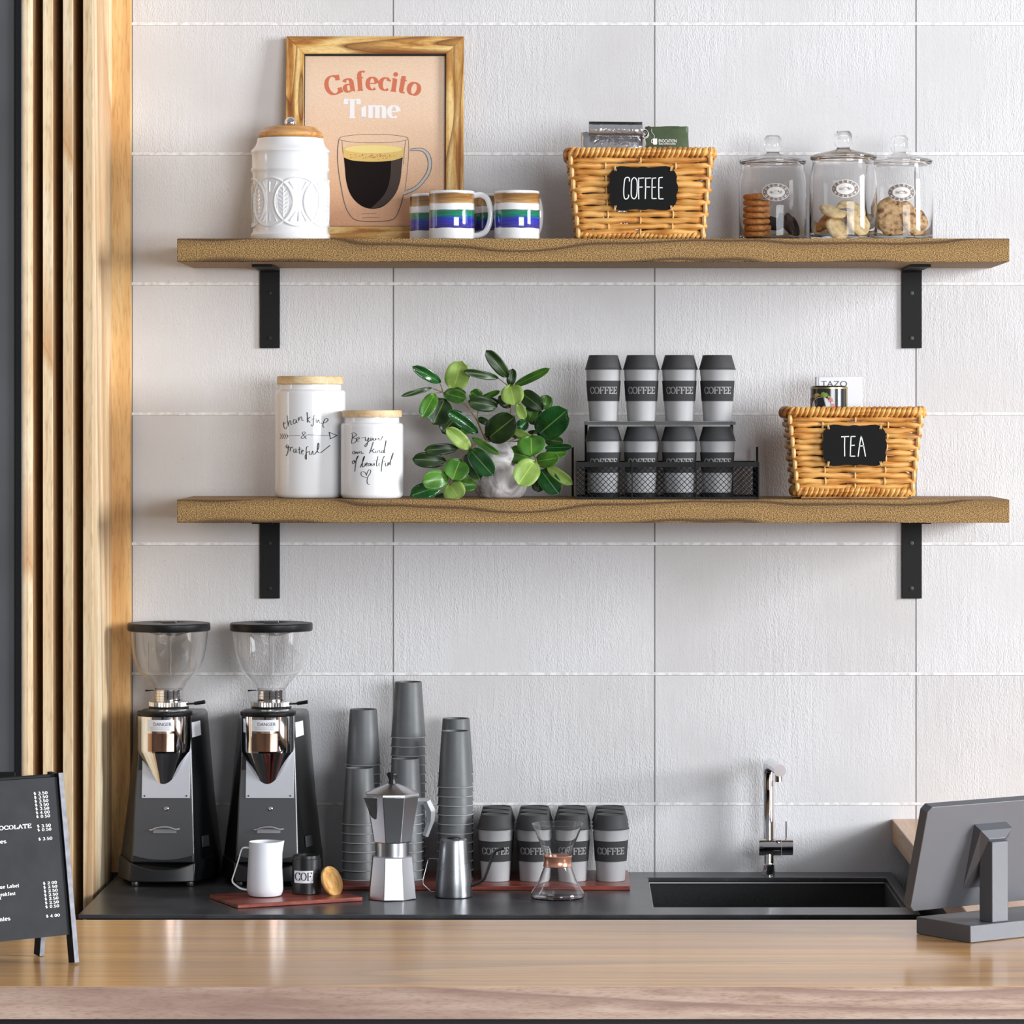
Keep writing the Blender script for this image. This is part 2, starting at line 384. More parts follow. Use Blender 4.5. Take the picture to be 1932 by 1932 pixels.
# ---- back wall of large textured tiles
def wall_mat():
    m, nt, b = new('plaster_tiles')
    tc = N(nt, 'ShaderNodeTexCoord'); sp = N(nt, 'ShaderNodeSeparateXYZ'); L(nt, tc.outputs['Object'], sp.inputs[0])
    x, z = sp.outputs[0], sp.outputs[2]
    zt = math_n(nt, 'DIVIDE', math_n(nt, 'SUBTRACT', z, 2.4975-.2453*12), .2453)
    xt = math_n(nt, 'DIVIDE', math_n(nt, 'SUBTRACT', x, -.3370-.493*8), .493)
    fz = math_n(nt, 'MULTIPLY', math_n(nt, 'FRACT', zt), .2453)   # metres above the joint line
    fx = math_n(nt, 'MULTIPLY', math_n(nt, 'FRACT', xt), .493)
    nz = N(nt, 'ShaderNodeTexNoise', Scale=90.0, Detail=3.0); L(nt, tc.outputs['Object'], nz.inputs['Vector'])
    wob = math_n(nt, 'MULTIPLY', math_n(nt, 'SUBTRACT', nz.outputs[0], .5), .0035)
    fzw = math_n(nt, 'ADD', fz, wob)
    grout = math_n(nt, 'LESS_THAN', fzw, .0058)
    dark1 = math_n(nt, 'GREATER_THAN', fz, .2453-.0007)
    vj = math_n(nt, 'LESS_THAN', fx, .0026)
    # plaster colour
    t1 = N(nt, 'ShaderNodeTexNoise', Scale=3.2, Detail=5.0); L(nt, tc.outputs['Object'], t1.inputs['Vector'])
    cmb = N(nt, 'ShaderNodeCombineXYZ'); L(nt, math_n(nt, 'FLOOR', xt), cmb.inputs[0]); L(nt, math_n(nt, 'FLOOR', zt), cmb.inputs[1])
    wn = N(nt, 'ShaderNodeTexWhiteNoise'); wn.noise_dimensions = '2D'; L(nt, cmb.outputs[0], wn.inputs['Vector'])
    f = math_n(nt, 'ADD', math_n(nt, 'MULTIPLY', t1.outputs[0], .8), math_n(nt, 'MULTIPLY', wn.outputs[0], .2))
    c = ramp(nt, f, [(.25, col((205,202,202))), (.6, col((222,221,223)))])
    # small pits
    pt = N(nt, 'ShaderNodeTexVoronoi', Scale=38.0); L(nt, tc.outputs['Object'], pt.inputs['Vector'])
    pit = math_n(nt, 'LESS_THAN', pt.outputs['Distance'], .045)
    c = mix(nt, math_n(nt, 'MULTIPLY', pit, .35), c, col((130,122,116)))
    c = mix(nt, vj, c, col((128,124,124)))
    c = mix(nt, math_n(nt, 'MULTIPLY', dark1, .7), c, col((140,136,134)))
    gn = ramp(nt, nz.outputs[0], [(.35, col((215,212,212))), (.6, col((246,245,246)))])
    c = mix(nt, grout, c, gn)
    L(nt, c, b.inputs['Base Color']); b.inputs['Roughness'].default_value = .75; b.inputs['Specular IOR Level'].default_value = .3
    # stucco relief
    mp = N(nt, 'ShaderNodeMapping'); L(nt, tc.outputs['Object'], mp.inputs[0]); mp.inputs['Scale'].default_value = (1, 1, .45)
    a = N(nt, 'ShaderNodeTexNoise', Scale=380.0, Detail=3.0, Distortion=.2); L(nt, mp.outputs[0], a.inputs['Vector'])
    a2 = N(nt, 'ShaderNodeTexNoise', Scale=90.0, Detail=4.0, Distortion=.8); L(nt, mp.outputs[0], a2.inputs['Vector'])
    mp2 = N(nt, 'ShaderNodeMapping'); L(nt, tc.outputs['Object'], mp2.inputs[0]); mp2.inputs['Scale'].default_value = (1, 1, .06)
    a3 = N(nt, 'ShaderNodeTexNoise', Scale=120.0, Detail=2.0); L(nt, mp2.outputs[0], a3.inputs['Vector'])
    msk = ramp(nt, t1.outputs[0], [(.40, (.25,.25,.25,1)), (.56, (1,1,1,1))])
    h = math_n(nt, 'ADD', math_n(nt, 'MULTIPLY', a.outputs[0], .55), math_n(nt, 'ADD', math_n(nt, 'MULTIPLY', a2.outputs[0], .28), math_n(nt, 'MULTIPLY', a3.outputs[0], .3)))
    h = math_n(nt, 'MULTIPLY', h, msk)
    h = math_n(nt, 'MULTIPLY', h, math_n(nt, 'SUBTRACT', 1.0, grout))
    h = math_n(nt, 'SUBTRACT', h, math_n(nt, 'MULTIPLY', vj, .8))
    h = math_n(nt, 'SUBTRACT', h, math_n(nt, 'MULTIPLY', dark1, .8))
    bump(nt, b, h, 1.0, .0027)
    return m
WALLM = wall_mat()
struct('wall_back', MB().box(-1.6, 1.9, 0, .12, 0, 3.2), WALLM, smooth=False)
FLOORM = plain('concrete_floor', (120,112,104), .5, noise=.12, nscale=5)
struct('floor', MB().box(-2.6, 3.6, -9, .12, -.1, 0), FLOORM, smooth=False)

# ---- slatted timber cladding on the left
FIN = wood('pale_pine', (216,182,138), (234,208,168), (245,229,200), 'z', across=26, along=2.2, rough=.5, lines=3.2, line_c=(196,146,96), bmp=.2)
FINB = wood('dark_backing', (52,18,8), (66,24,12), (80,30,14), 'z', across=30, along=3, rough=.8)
fin_labels = ['fourth pale timber fin from the tiled wall, beside the black screen', 'third pale timber fin counted from the tiled wall',
              'second pale timber fin from the tiled wall, left of the last one', 'pale timber fin next to the tiled wall, lit along its side']
YF = -.300
k = 0
for i in range(0, 4):
    x1 = -.864 - (3-i)*.0363; x0 = x1 - .0178
    f = obj('timber_fin', MB().box(x0, x1, YF, -.022, 0, 3.1), FIN, origin=(x0, YF, .37*(i+5)), bevel=.0008)
    if i >= 0: tag(f, fin_labels[i], 'timber fin', 'timber fins of the slatted wall')
    else: tag(f, 'pale timber fin behind the black wall screen', 'timber fin', 'timber fins hidden by the screen')
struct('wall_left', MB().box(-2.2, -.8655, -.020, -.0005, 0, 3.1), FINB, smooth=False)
tb = obj('corner_board', MB().box(-.8645, -.8290, -.026, -.0005, .902, 3.1), wood('corner_pine', (206,154,94), (224,178,116), (238,204,148), 'z', across=30, along=2.0, rough=.5, lines=3.5, line_c=(176,120,70)), bevel=.0006)
tag(tb, 'flat pine board between the last fin and the white tiles', 'board')

# ---- black screen hung on the fins
t = thing('wall_screen', 'tall black framed screen hung over the timber fins at left', 'screen', (-1.25, -.345, WZ(1465,-.345)))
zb = WZ(1465,-.345); xr = WX(44.5,-.345)
b_ = MB()
b_.box(xr-.0125, xr-.0012, -.362, -.302, zb, 3.0).box(-1.6, xr-.0125, -.362, -.302, zb, zb+.0095).box(-1.6, xr-.0125, -.362, -.302, 2.99, 3.0)
obj('frame', b_, BLACKP, t, bevel=.0006)
obj('edge_trim', MB().box(xr-.0012, xr, -.360, -.302, zb, 3.0), metal('thin_bright_trim', (230,230,232), .25), t)
obj('panel', MB().box(-1.6, xr-.0125, -.356, -.330, zb+.0095, 2.99), plain('dark_screen_surface', (84,84,87), .5, noise=.1, nscale=4, bmp=.15, bscale=900), t)

# ---- two timber shelves with brackets
def shelf_mat(off, gain):
    m, nt, b = new('rough_oak_shelf')
    tc = N(nt, 'ShaderNodeTexCoord'); mp = N(nt, 'ShaderNodeMapping'); L(nt, tc.outputs['Object'], mp.inputs[0])
    mp.inputs['Scale'].default_value = (1.6, 1.6, 5)
    n1 = N(nt, 'ShaderNodeTexNoise', Scale=1.6, Detail=2.0); L(nt, mp.outputs[0], n1.inputs['Vector'])
    sp = N(nt, 'ShaderNodeSeparateXYZ'); L(nt, tc.outputs['Object'], sp.inputs[0])
    w = math_n(nt, 'FRACT', math_n(nt, 'ADD', math_n(nt, 'ADD', math_n(nt, 'MULTIPLY', sp.outputs[2], 24.0), math_n(nt, 'MULTIPLY', sp.outputs[1], 20.0)), math_n(nt, 'MULTIPLY', n1.outputs[0], 2.2)))
    lr = ramp(nt, w, [(0, (1,1,1,1)), (.06, (.8,.8,.8,1)), (.16, (.12,.12,.12,1)), (.6, (0,0,0,1)), (.92, (.35,.35,.35,1)), (1, (1,1,1,1))])
    g = N(nt, 'ShaderNodeTexNoise', Scale=800.0, Detail=2.0); mp2 = N(nt, 'ShaderNodeMapping'); L(nt, tc.outputs['Object'], mp2.inputs[0]); mp2.inputs['Scale'].default_value = (.55,.55,1)
    L(nt, mp2.outputs[0], g.inputs['Vector'])
    c = ramp(nt, g.outputs[0], [(.36, col((92,62,28))), (.50, col((154,118,66))), (.62, col((208,170,112)))])
    c = mix(nt, math_n(nt, 'MULTIPLY', lr, .88), c, col((66,38,18)))
    L(nt, c, b.inputs['Base Color']); b.inputs['Roughness'].default_value = .62
    bump(nt, b, g.outputs[0], .8, .002)
    return m
SH = shelf_mat(0, 1)
XL, XR = -.7130, .7920
ZU, ZL_ = 2.081, 1.609
for nm, z1, lb in (('upper', ZU, 'thick rough-sawn oak shelf, the upper of two, holding the framed poster'), ('lower', ZL_, 'thick rough-sawn oak shelf, the lower of two, holding the plant')):
    o = obj('wooden_shelf', MB().box(XL, XR, -.292, -.0012, z1-.042, z1), SH, origin=(XL, -.292, z1-.042), bevel=.0012)
    tag(o, lb, 'shelf', 'wall shelves')
    for sx, side in ((-1, 'left'), (1, 'right')):
        xw = -.5685 if sx < 0 else .642
        th = thing('shelf_bracket', f'black steel shelf bracket with two screws under the {side} end of the {nm} shelf', 'bracket', (xw, -.0035, z1-.193), 'black shelf brackets')
        m = MB(); z0 = z1-.042-.0005
        m.prism([(-.0012,z0),(-.185,z0),(-.185,z0-.0045),(-.010,z0-.0045),(-.0065,z0-.008),(-.0060,z1-.193),(-.0012,z1-.193)],
                lambda u, v: (xw-.0187, u, v), lambda u, v: (xw+.0187, u, v))
        obj('strap', m, BLACK, th, bevel=.0006)
        for dz in (.089, .174):
            s_ = MB(); s_.lathe([(0,0),(.0044,0),(.0040,.0012),(.0018,.0014),(.0016,.0006),(0,.0006)], (xw-.0005, -.0060, z1-dz), 20, axis=(0,-1,0))
            obj('screw', s_, plain('black_screw', (20,20,21), .35), th)

# ---- stone worktop with undermounted sink
def stone():
    m, nt, b = new('black_stone')
    tc = N(nt, 'ShaderNodeTexCoord')
    n1 = N(nt, 'ShaderNodeTexNoise', Scale=9.0, Detail=6.0, Distortion=1.0); L(nt, tc.outputs['Object'], n1.inputs['Vector'])
    c = ramp(nt, n1.outputs[0], [(.3, col((52,53,56))), (.62, col((72,73,76))), (.8, col((90,90,90)))])
    v = N(nt, 'ShaderNodeTexNoise', Scale=5.0, Detail=3.0, Distortion=3.0); L(nt, tc.outputs['Object'], v.inputs['Vector'])
    ln = ramp(nt, v.outputs[0], [(.495, (0,0,0,1)), (.5, (1,1,1,1)), (.505, (0,0,0,1))])
    c = mix(nt, math_n(nt, 'MULTIPLY', ln, .25), c, col((120,120,120)))
    L(nt, c, b.inputs['Base Color']); b.inputs['Roughness'].default_value = .28
    s = N(nt, 'ShaderNodeTexNoise', Scale=600.0, Detail=2.0); L(nt, tc.outputs['Object'], s.inputs['Vector'])
    bump(nt, b, s.outputs[0], .12, .0006)
    return m
STONE = stone()
CT = .900; CB = .8922
x0, x1, y0, y1 = -.851, .603, -.601, -.0012
sx0, sx1, sy0, sy1 = .143, .587, -.503, -.085
m = MB()
for a in ((x0,sx0,y0,y1),(sx1,x1,y0,y1),(sx0,sx1,y0,sy0),(sx0,sx1,sy1,y1)):
    m.box(a[0],a[1],a[2],a[3],CB,CT)
t = thing('stone_worktop', 'black stone worktop with cut-out for the sink, against the tiled wall', 'worktop', ((x0+x1)/2, -.3, CB))
# one ring-shaped slab
m = MB()
o_ = [(x0,y0),(x1,y0),(x1,y1),(x0,y1)]; i_ = [(sx0,sy0),(sx1,sy0),(sx1,sy1),(sx0,sy1)]
vs = [(a,b,z) for z in (CB, CT) for q in (o_, i_) for a, b in q]
fs = []
for k in range(4):
    l = (k+1)%4
    fs += [(8+k,8+l,12+l,12+k), (k,4+k,4+l,l), (k,l,8+l,8+k), (4+k,12+k,12+l,4+l)]
m.add(vs, fs)
obj('slab', m, STONE, t, bevel=.0016)
cab = MB().box(x0+.012, x1-.002, -.575, -.0012, .10, CB-.0005)
# cabinet with a hollow for the basin: five panels
cb = thing('base_cabinet', 'dark base cabinet carrying the black stone worktop', 'cabinet', (-.12, -.3, 0))
m = MB(); m.box(x0+.012, x0+.030, -.575, -.002, .0, CB-.0005); m.box(x1-.020, x1-.002, -.575, -.002, .0, CB-.0005); m.box(x0+.030, x1-.020, -.020, -.002, .0, CB-.0005)
obj('carcass', m, plain('dark_cabinet_board', (38,38,40), .6), cb)
obj('cabinet_front', MB().box(x0+.030, x1-.020, -.575, -.557, .0, CB-.0005), plain('dark_cabinet_front', (44,44,46), .5), cb)
t = thing('kitchen_sink', 'rectangular black composite sink set into the stone worktop', 'sink', ((sx0+sx1)/2, (sy0+sy1)/2, .70))
g = .0035; m = MB()
bx = [(sx0-.018,sy0-.018),(sx1+.018,sy0-.018),(sx1+.018,sy1+.018),(sx0-.018,sy1+.018)]
ix = [(sx0-g,sy0-g),(sx1+g,sy0-g),(sx1+g,sy1+g),(sx0-g,sy1+g)]
tp = CB-.0006
ib = [(sx0+.004,sy0+.004),(sx1-.004,sy0+.004),(sx1-.004,sy1-.004),(sx0+.004,sy1-.004)]
vs = [(a,b,tp) for a,b in bx]+[(a,b,tp) for a,b in ix]+[(a,b,.705) for a,b in ib]+[(a,b,.695) for a,b in ib]+[(a,b,tp-.008) for a,b in bx]
fs = []
for k in range(4):
    l = (k+1)%4
    fs += [(k,l,4+l,4+k),(4+k,4+l,8+l,8+k),(12+k,12+l,16+l,16+k),(16+k,16+l,l,k)]
fs += [(8,9,10,11),(12,13,14,15)]
m.add(vs, fs)
SINKM = plain('black_composite', (34,34,35), .5, noise=.35, nscale=500, bmp=.2, bscale=900)
obj('basin', m, SINKM, t, bevel=.001)
m = MB(); e = .0022
for a in ((sx0,sx0+e,sy0,sy1),(sx1-e,sx1,sy0,sy1),(sx0,sx1,sy1-e,sy1)):
    m.box(a[0]-.0,a[1],a[2],a[3],CB-.003,CB-.0008)
obj('rim', m, plain('rim_catchlight', (205,205,208), .35), t)  # catch-light along the basin edge, painted as a pale colour
m = MB(); m.lathe([(0,.0),(.042,0),(.042,.003),(.034,.004),(.030,.001),(0,.001)], ((sx0+sx1)/2, -.29, .7055), 32); obj('drain', m, CHROME, t)

# ---- wooden bar: front counter and return
BARW = wood('golden_oak_top', (204,144,80), (228,172,106), (240,196,134), 'x', across=70, along=1.8, rough=.34, lines=3.0, line_c=(188,140,94), bmp=.10, coat=.5, contrast=.25)
BAREDGE = wood('oak_edge_cool_light', (166,134,118), (198,168,150), (216,190,172), 'x', across=80, along=7, rough=.55, lines=9, line_c=(152,120,108), bmp=.2, contrast=.22)  # oak grain with the cool reflected light of the shaded face in its colour
BARY = wood('oak_return', (190,140,96), (212,166,120), (226,188,146), 'y', across=34, along=1.6, rough=.35, lines=2.2, line_c=(180,124,74), bmp=.12, coat=.2)
m = MB().box(-2.0, 1.75, -2.060, -1.402, .957, 1.0)
t = thing('bar_counter', 'long golden oak bar counter across the foreground', 'bar counter', (-.1, -1.73, .957))
obj('top_board', MB().box(-2.0, 1.75, -2.056, -1.402, .957, 1.0), BARW, t, bevel=.0008)
obj('cool_light_edge', MB().box(-2.0, 1.75, -2.060, -2.0562, .957, .9996), BAREDGE, t)  # bar's front face as a thin strip, to carry the cool-light tint
BAREDGE_ = 0
m = MB().box(.605, 1.25, -1.4008, -.0012, .957, 1.0)
o = obj('bar_counter', m, BARY, origin=(.605, -1.4, .957), bevel=.0015); tag(o, 'short oak counter running back to the wall behind the till monitor', 'bar counter')
o = obj('cladding_panel', MB().box(-2.0, 1.75, -2.020, -1.98, 0, .9565), plain('black_bar_front', (30,31,34), .6), origin=(0,-2,0)); tag(o, 'black panel below the front edge of the oak bar', 'panel')
m = MB().box(.640, .680, -1.40, -.02, 0, .9565); m.box(1.16, 1.20, -1.40, -.02, 0, .9565)
o = obj('counter_support', m, plain('dark_bar_side', (52,40,34), .6)); tag(o, 'dark side panels holding up the short oak counter', 'support')

# ---- tap
t = thing('kitchen_tap', 'tall chrome tap with side lever, standing behind the sink', 'tap', (.370, -.050, CT+.0003))
X0 = WX(1450, -.050); Y0 = -.050
m = MB().lathe([(0,0),(.0125,0),(.0125,.002),(.0118,.020),(.0108,.021),(.0105,.022),(.0105,.160)], (X0, Y0, CT+.0005), 36)
obj('column', m, CHROME, t)
zs = WZ(1440,-.05)
m = MB().tube(smooth_path([(X0,Y0,CT+.16),(X0,Y0,zs-.016),(X0+.001,Y0-.005,zs-.004),(X0+.003,Y0-.016,zs),(X0+.006,Y0-.05,zs),(X0+.0125,-.205,zs+.001)], 6), .0107, 28)
obj('spout', m, CHROME, t)
m = MB().lathe([(0,0),(.0112,0),(.0112,.002),(0,.002)], (X0+.0126,-.2052,zs+.001), 32, axis=(.0,-1,0)); obj('spout_cap', m, metal('satin_cap', (205,195,195), .35), t)
m = MB().lathe([(0,0),(.0075,0),(.0075,.014),(0,.014)], (X0+.0112,-.188,zs-.021), 24); obj('aerator', m, CHROME, t)
xa = WX(1432,-.06); xb = WX(1474,-.06); xc = WX(1496.5,-.06); zc = WZ(1598.5,-.06)
m = MB().lathe([(0,0),(.0160,0),(.0168,.001),(.0168,xb-xa)], (xa, Y0, zc), 40, axis=(1,0,0)); obj('valve_body', m, CHROME, t)
m = MB().lathe([(0,0),(.0162,0),(.0162,xc-xb-.001),(0,xc-xb)], (xb+.0006, Y0, zc), 40, axis=(1,0,0)); h = obj('valve_handle', m, CHROME, t)
xl = WX(1483,-.05); m = MB().tube([(xl,Y0,zc+.014),(xl,Y0-.001,WZ(1549.5,-.05))], .0013, 10); obj('lever', m, CHROME, h)
# ================================================================ UPPER SHELF
# ---- white embossed canister
Yc = -.165; r_ = rr(Yc); cx = WX(548, Yc); Rb = .0735/ r_ * 1.0
def zc_(py): return WZ(py, Yc)
t = thing('ceramic_canister', 'white ceramic canister with embossed leaf rings and a wooden lid', 'canister', (cx, Yc, ZU))
zt = zc_(262)
k = 1/ r_
prof = [(0,ZU),(.0725*k,ZU),(.0745*k,ZU+.002),(.0755*k,zc_(444)),(.0725*k,zc_(440)),(.0712*k,zc_(436)),(.0712*k,zc_(330)),(.0722*k,zc_(326)),(.0745*k,zc_(323)),(.0745*k,zc_(320)),(.0725*k,zc_(317)),(.0722*k,zc_(295)),(.0730*k,zc_(291)),(.0748*k,zc_(288)),(.0742*k,zc_(285)),(.0712*k,zc_(282)),(.0668*k,zc_(277)),(.0635*k,zc_(270)),(.0622*k,zc_(262)),(.058*k,zc_(262)),(.058*k,ZU+.006),(0,ZU+.006)]
b_ = MB().lathe([(a, z-ZU) for a, z in prof], (cx, Yc, ZU), 72)
Re = .0712*k
def cyl(a, z, e=0): return (cx+(Re+e)*math.sin(a), Yc-(Re+e)*math.cos(a), z)
zm = zc_(384); hz = .0455*k
for j in range(8):
    ac = (-6+45*j+22.5)*PI/180
    pts = [cyl(ac+ (hz*math.cos(2*PI*i/40))/Re, zm+hz*math.sin(2*PI*i/40), .0006) for i in range(40)]
    b_.tube(pts, .0021, 6, loop=True)
    # veined leaf inside the overlap of two rings
    al = (-6+45*j)*PI/180
    b_.tube([cyl(al, zm-.028, .0004), cyl(al, zm+.028, .0004)], .0010, 5)
    for i in range(-3, 4):
        for s in (-1, 1):
            b_.tube([cyl(al, zm+i*.0075, .0003), cyl(al+s*.0105*(1-abs(i)*.17)/Re, zm+i*.0075+.0055, .0003)], [.0016,.0009], 5)
    pl = [cyl(al+s*(.0135*math.cos(PI*i/12-PI/2))/Re, zm+.033*math.sin(PI*i/12-PI/2), .0003) for s in (1,) for i in range(13)]
    pr = [cyl(al-(.0135*math.cos(PI*i/12-PI/2))/Re, zm+.033*math.sin(PI*i/12-PI/2), .0003) for i in range(13)]
    b_.tube(pl, .0009, 5); b_.tube(pr, .0009, 5)
    ah = ac
    for s in (-1, 1):   # fans above and below the crossings
        for q in (-.5, 0, .5):
            b_.tube([cyl(ah+q*.010/Re, zm+s*.018, .0003), cyl(ah+q*.030/Re, zm+s*.036, .0003)], [.0007,.0019], 5)
body = obj('body', b_, WHITE, t)
LIDW = wood('lid_acacia', (182,120,58), (206,148,80), (224,174,108), 'x', across=60, along=5, rough=.35, coat=.3)
o = obj('lid', MB().lathe([(0,0),(.050*k,0),(.0600*k,.0005),(.0625*k,.004),(.0615*k,.0095),(.0575*k,.0125),(.053*k,.0155),(.0500*k,.0195),(.046*k,.0208),(0,.0215)], (cx,Yc,zt+.0004), 64), LIDW, t)
m = MB().lathe([(0,-.012),(.006,-.012),(.0042,-.008)]+[(.0111*math.sin(a_*PI/12), -.0111*math.cos(a_*PI/12)+.0005) for a_ in range(2,12)]+[(0,.0116)], (cx,Yc,zc_(232)), 32)
obj('knob', m, CHROME, o)

# ---- framed poster, leaning on the wall
Yb = -.062; tilt = math.radians(6)
FRW = wood('poster_frame_wood', (168,108,46), (216,166,92), (240,206,138), 'z', across=60, along=7, rough=.45, lines=17, line_c=(112,58,20), contrast=.12)
FRH = wood('poster_frame_wood_across', (168,108,46), (216,166,92), (240,206,138), 'x', across=60, along=7, rough=.45, lines=17, line_c=(112,58,20), contrast=.12)
xl, xr = WX(537,-.065), WX(874,-.065); xm = (xl+xr)/2; hw = (xr-xl)/2
Hf = (WZ(67,-.04)-ZU)/math.cos(tilt)
t = thing('framed_poster', 'framed peach coffee poster leaning on the wall behind canister and mugs', 'picture', (xm, Yb, ZU+.0006))
t.rotation_euler = (-tilt, 0, 0)
fw = .0335; ft = .016
# parts are built upright at the base point, the Empty tilts them back; local y- is the front
def at(x, y, z): return (xm+x, Yb+y, ZU+.0006+z)
def fbar(pts): # mitred bar from 4 (x,z) points
    m = MB(); return m.prism(pts, lambda u, v: at(u, 0, v), lambda u, v: at(u, ft, v))
hi = Hf
bars = [('side_bar', [(-hw,0),(-hw+fw,fw),(-hw+fw,hi-fw),(-hw,hi)], FRW), ('side_bar', [(hw,0),(hw,hi),(hw-fw,hi-fw),(hw-fw,fw)], FRW),
        ('top_bar', [(-hw,hi),(-hw+fw,hi-fw),(hw-fw,hi-fw),(hw,hi)], FRH), ('bottom_bar', [(-hw,0),(hw,0),(hw-fw,fw),(-hw+fw,fw)], FRH)]
fr = None
for nm, p, mt in bars: obj(nm, fbar(p), mt, t, bevel=.0009)
PI_ = plain('poster_inner_edge', (24,18,14), .6)
iw, ih = hw-fw, hi-2*fw
m = MB()
for a in ((-iw,-iw+.0016,fw,hi-fw),(iw-.0016,iw,fw,hi-fw),(-iw,iw,hi-fw-.0030,hi-fw),(-iw,iw,fw,fw+.0012)):
    p0 = at(a[0], .003, a[2]); m.box(p0[0], xm+a[1], Yb+.0035, Yb+.0085, p0[2], ZU+.0006+a[3])
obj('inner_edge', m, PI_, t)
def paper():
    m, nt, b = new('peach_print')
    tc = N(nt, 'ShaderNodeTexCoord'); sp = N(nt, 'ShaderNodeSeparateXYZ'); L(nt, tc.outputs['Object'], sp.inputs[0])
    c = ramp(nt, math_n(nt, 'DIVIDE', sp.outputs[2], Hf), [(.05, col((218,160,124))), (.32, col((228,184,150))), (.75, col((234,204,178))), (1, col((228,194,164)))])
    n = N(nt, 'ShaderNodeTexNoise', Scale=500.0); L(nt, tc.outputs['Object'], n.inputs['Vector'])
    c = mix(nt, .12, c, ramp(nt, n.outputs[0], [(.4,(.3,.2,.1,1)),(.6,(1,1,1,1))]), 'OVERLAY')
    L(nt, c, b.inputs['Base Color']); b.inputs['Roughness'].default_value = .6; return m
post = obj('poster', MB().box(xm-iw-.002, xm+iw+.002, Yb+.0085, Yb+.0105, ZU+.0006+fw-.002, ZU+.0006+hi-fw+.002), paper(), t)
# artwork: coordinates measured on the photo, turned into the poster's own plane
cxp = 705.5
S_ = 2*hw/(874-537)
def PP(y=.0080): return lambda px, py: at((px-cxp)*S_, y, hi-(py-67)*S_*1.0)
Z1 = lambda a, b: (460+a/4.391, 50+b/4.391)
def poly(mb, pts, fn, mi=0): mb.add([fn(*p) for p in pts], [tuple(range(len(pts)))], mi)
TERRA = plain('terracotta_print', (208,112,80), .6); WPR = plain('white_print', (240,236,238), .6)
m = MB(); Rr = 296.; ccx, ccy = 701.5, 168.5+296
txt = 'Cafecito'; em = 31.0; st, wtot = text_strokes(txt, .055)
def place(u, v, xc):
    # each letter turned as a rigid piece about the arc
    a = (xc - wtot/2)*em*1.13/Rr
    lx = (u-xc)*em*1.13; ly = v*em*1.16
    return (ccx + math.sin(a)*(Rr+ly) + math.cos(a)*lx, ccy - math.cos(a)*(Rr+ly) + math.sin(a)*lx)
lettering(m, txt, PP(.0083), thick=.235, thin=.06, sthick=.07, track=.055, place=place)
obj('title_lettering', m, TERRA, post, smooth=False)
m = MB(); w_ = text_strokes('T', .02)[1]
fT = PP(.0083); e2 = 36.0
def tl(x0, txt):
    global m
    for ch in txt:
        g = GL[ch]
        if ch == 'i': st_ = [('i')]
        lettering(m, ch if ch != 'i' else 'j', lambda u, v: fT(x0+u*e2*.98, 222-v*e2*.95), thick=.25, thin=.06, sthick=.07)
        if ch == 'i':
            ribbon(m, [(.02,0),(.32,0)], lambda d: .07, lambda u, v: fT(x0+u*e2*.98, 222-v*e2*.95)); ribbon(m, [(.03,.64),(.17,.64)], lambda d: .07, lambda u, v: fT(x0+u*e2*.98, 222-v*e2*.95))
        x0 += (g[0]+.05)*e2*.98
tl(648, 'Time')
obj('subtitle_lettering', m, WPR, post, smooth=False)
# glass of coffee
zf = lambda a, b, y=.0079: PP(y)(*Z1(a, b))
COF = plain('coffee_print', (20,9,6), .7, spec=.2); COF2 = plain('coffee_print_light', (62,46,38), .6); CRE = plain('crema_print', (226,190,110), .6); CRE2 = plain('crema_light_print', (240,216,140), .6); CRD = plain('crema_fleck_print', (176,96,40), .6); OUT = plain('grey_outline_print', (96,92,92), .6); LTO = plain('pale_outline_print', (196,190,186), .6)
m = MB()
side = smooth_path([(820,1085),(830,1180),(840,1280),(866,1378),(912,1452),(980,1505),(1060,1525),(1140,1508),(1208,1455),(1262,1378),(1292,1280),(1302,1180),(1312,1085)], 4)
m.prism(side, lambda u, v: zf(u, v, .00825), lambda u, v: zf(u, v, .0084), 0)
hl = smooth_path([(1215,1115),(1210,1230),(1190,1340),(1140,1430),(1045,1522)], 4)+smooth_path([(1060,1526),(1140,1500),(1220,1440),(1268,1360),(1290,1280),(1300,1180),(1310,1100)], 4)
poly(m, hl, lambda u, v: zf(u, v, .00820), 1)
crb = [(810,1014)]+arc(1065,1050,252,76,175,5,20)[0:0]+[(815,1040),(822,1092)]+smooth_path([(822,1092),(900,1118),(1065,1128),(1220,1118),(1310,1092)], 4)+[(1318,1040),(1325,1014)]+smooth_path([(1325,1014),(1220,992),(1065,984),(910,992),(810,1014)], 4)
poly(m, crb, lambda u, v: zf(u, v, .00815), 2)
poly(m, arc(1068,1022,240,34,0,360,28)[:-1], lambda u, v: zf(u, v, .00810), 3)
for i in range(90):
    a = R.gauss(1065, 95); b = 1078+R.gauss(0, 14)
    if 830 < a < 1300 and b > 1058: poly(m, arc(a, b, R.uniform(2,5), R.uniform(2,4), 0, 360, 6)[:-1], lambda u, v: zf(u, v, .00805), 4)
ol = [smooth_path([(778,942),(768,1050),(775,1180),(800,1340),(830,1480),(870,1570),(930,1620),(1065,1632),(1210,1620),(1262,1580),(1300,1480),(1318,1405)], 4),
      smooth_path([(1318,1405),(1345,1400),(1440,1350),(1530,1240),(1552,1140),(1530,1060),(1470,1015),(1372,1022)], 4),
      smooth_path([(1345,1370),(1430,1325),(1505,1225),(1522,1140),(1500,1065),(1455,1035),(1372,1035)], 4),
      smooth_path([(1358,942),(1360,1040),(1352,1180),(1330,1380)], 4), smooth_path([(1335,950),(1325,1040),(1318,1150)], 4), smooth_path([(805,950),(815,1060)], 4),
      arc(1068,933,288,36,0,360,40), [(970,1568),(1095,1560)], [(975,1600),(1120,1596)]]
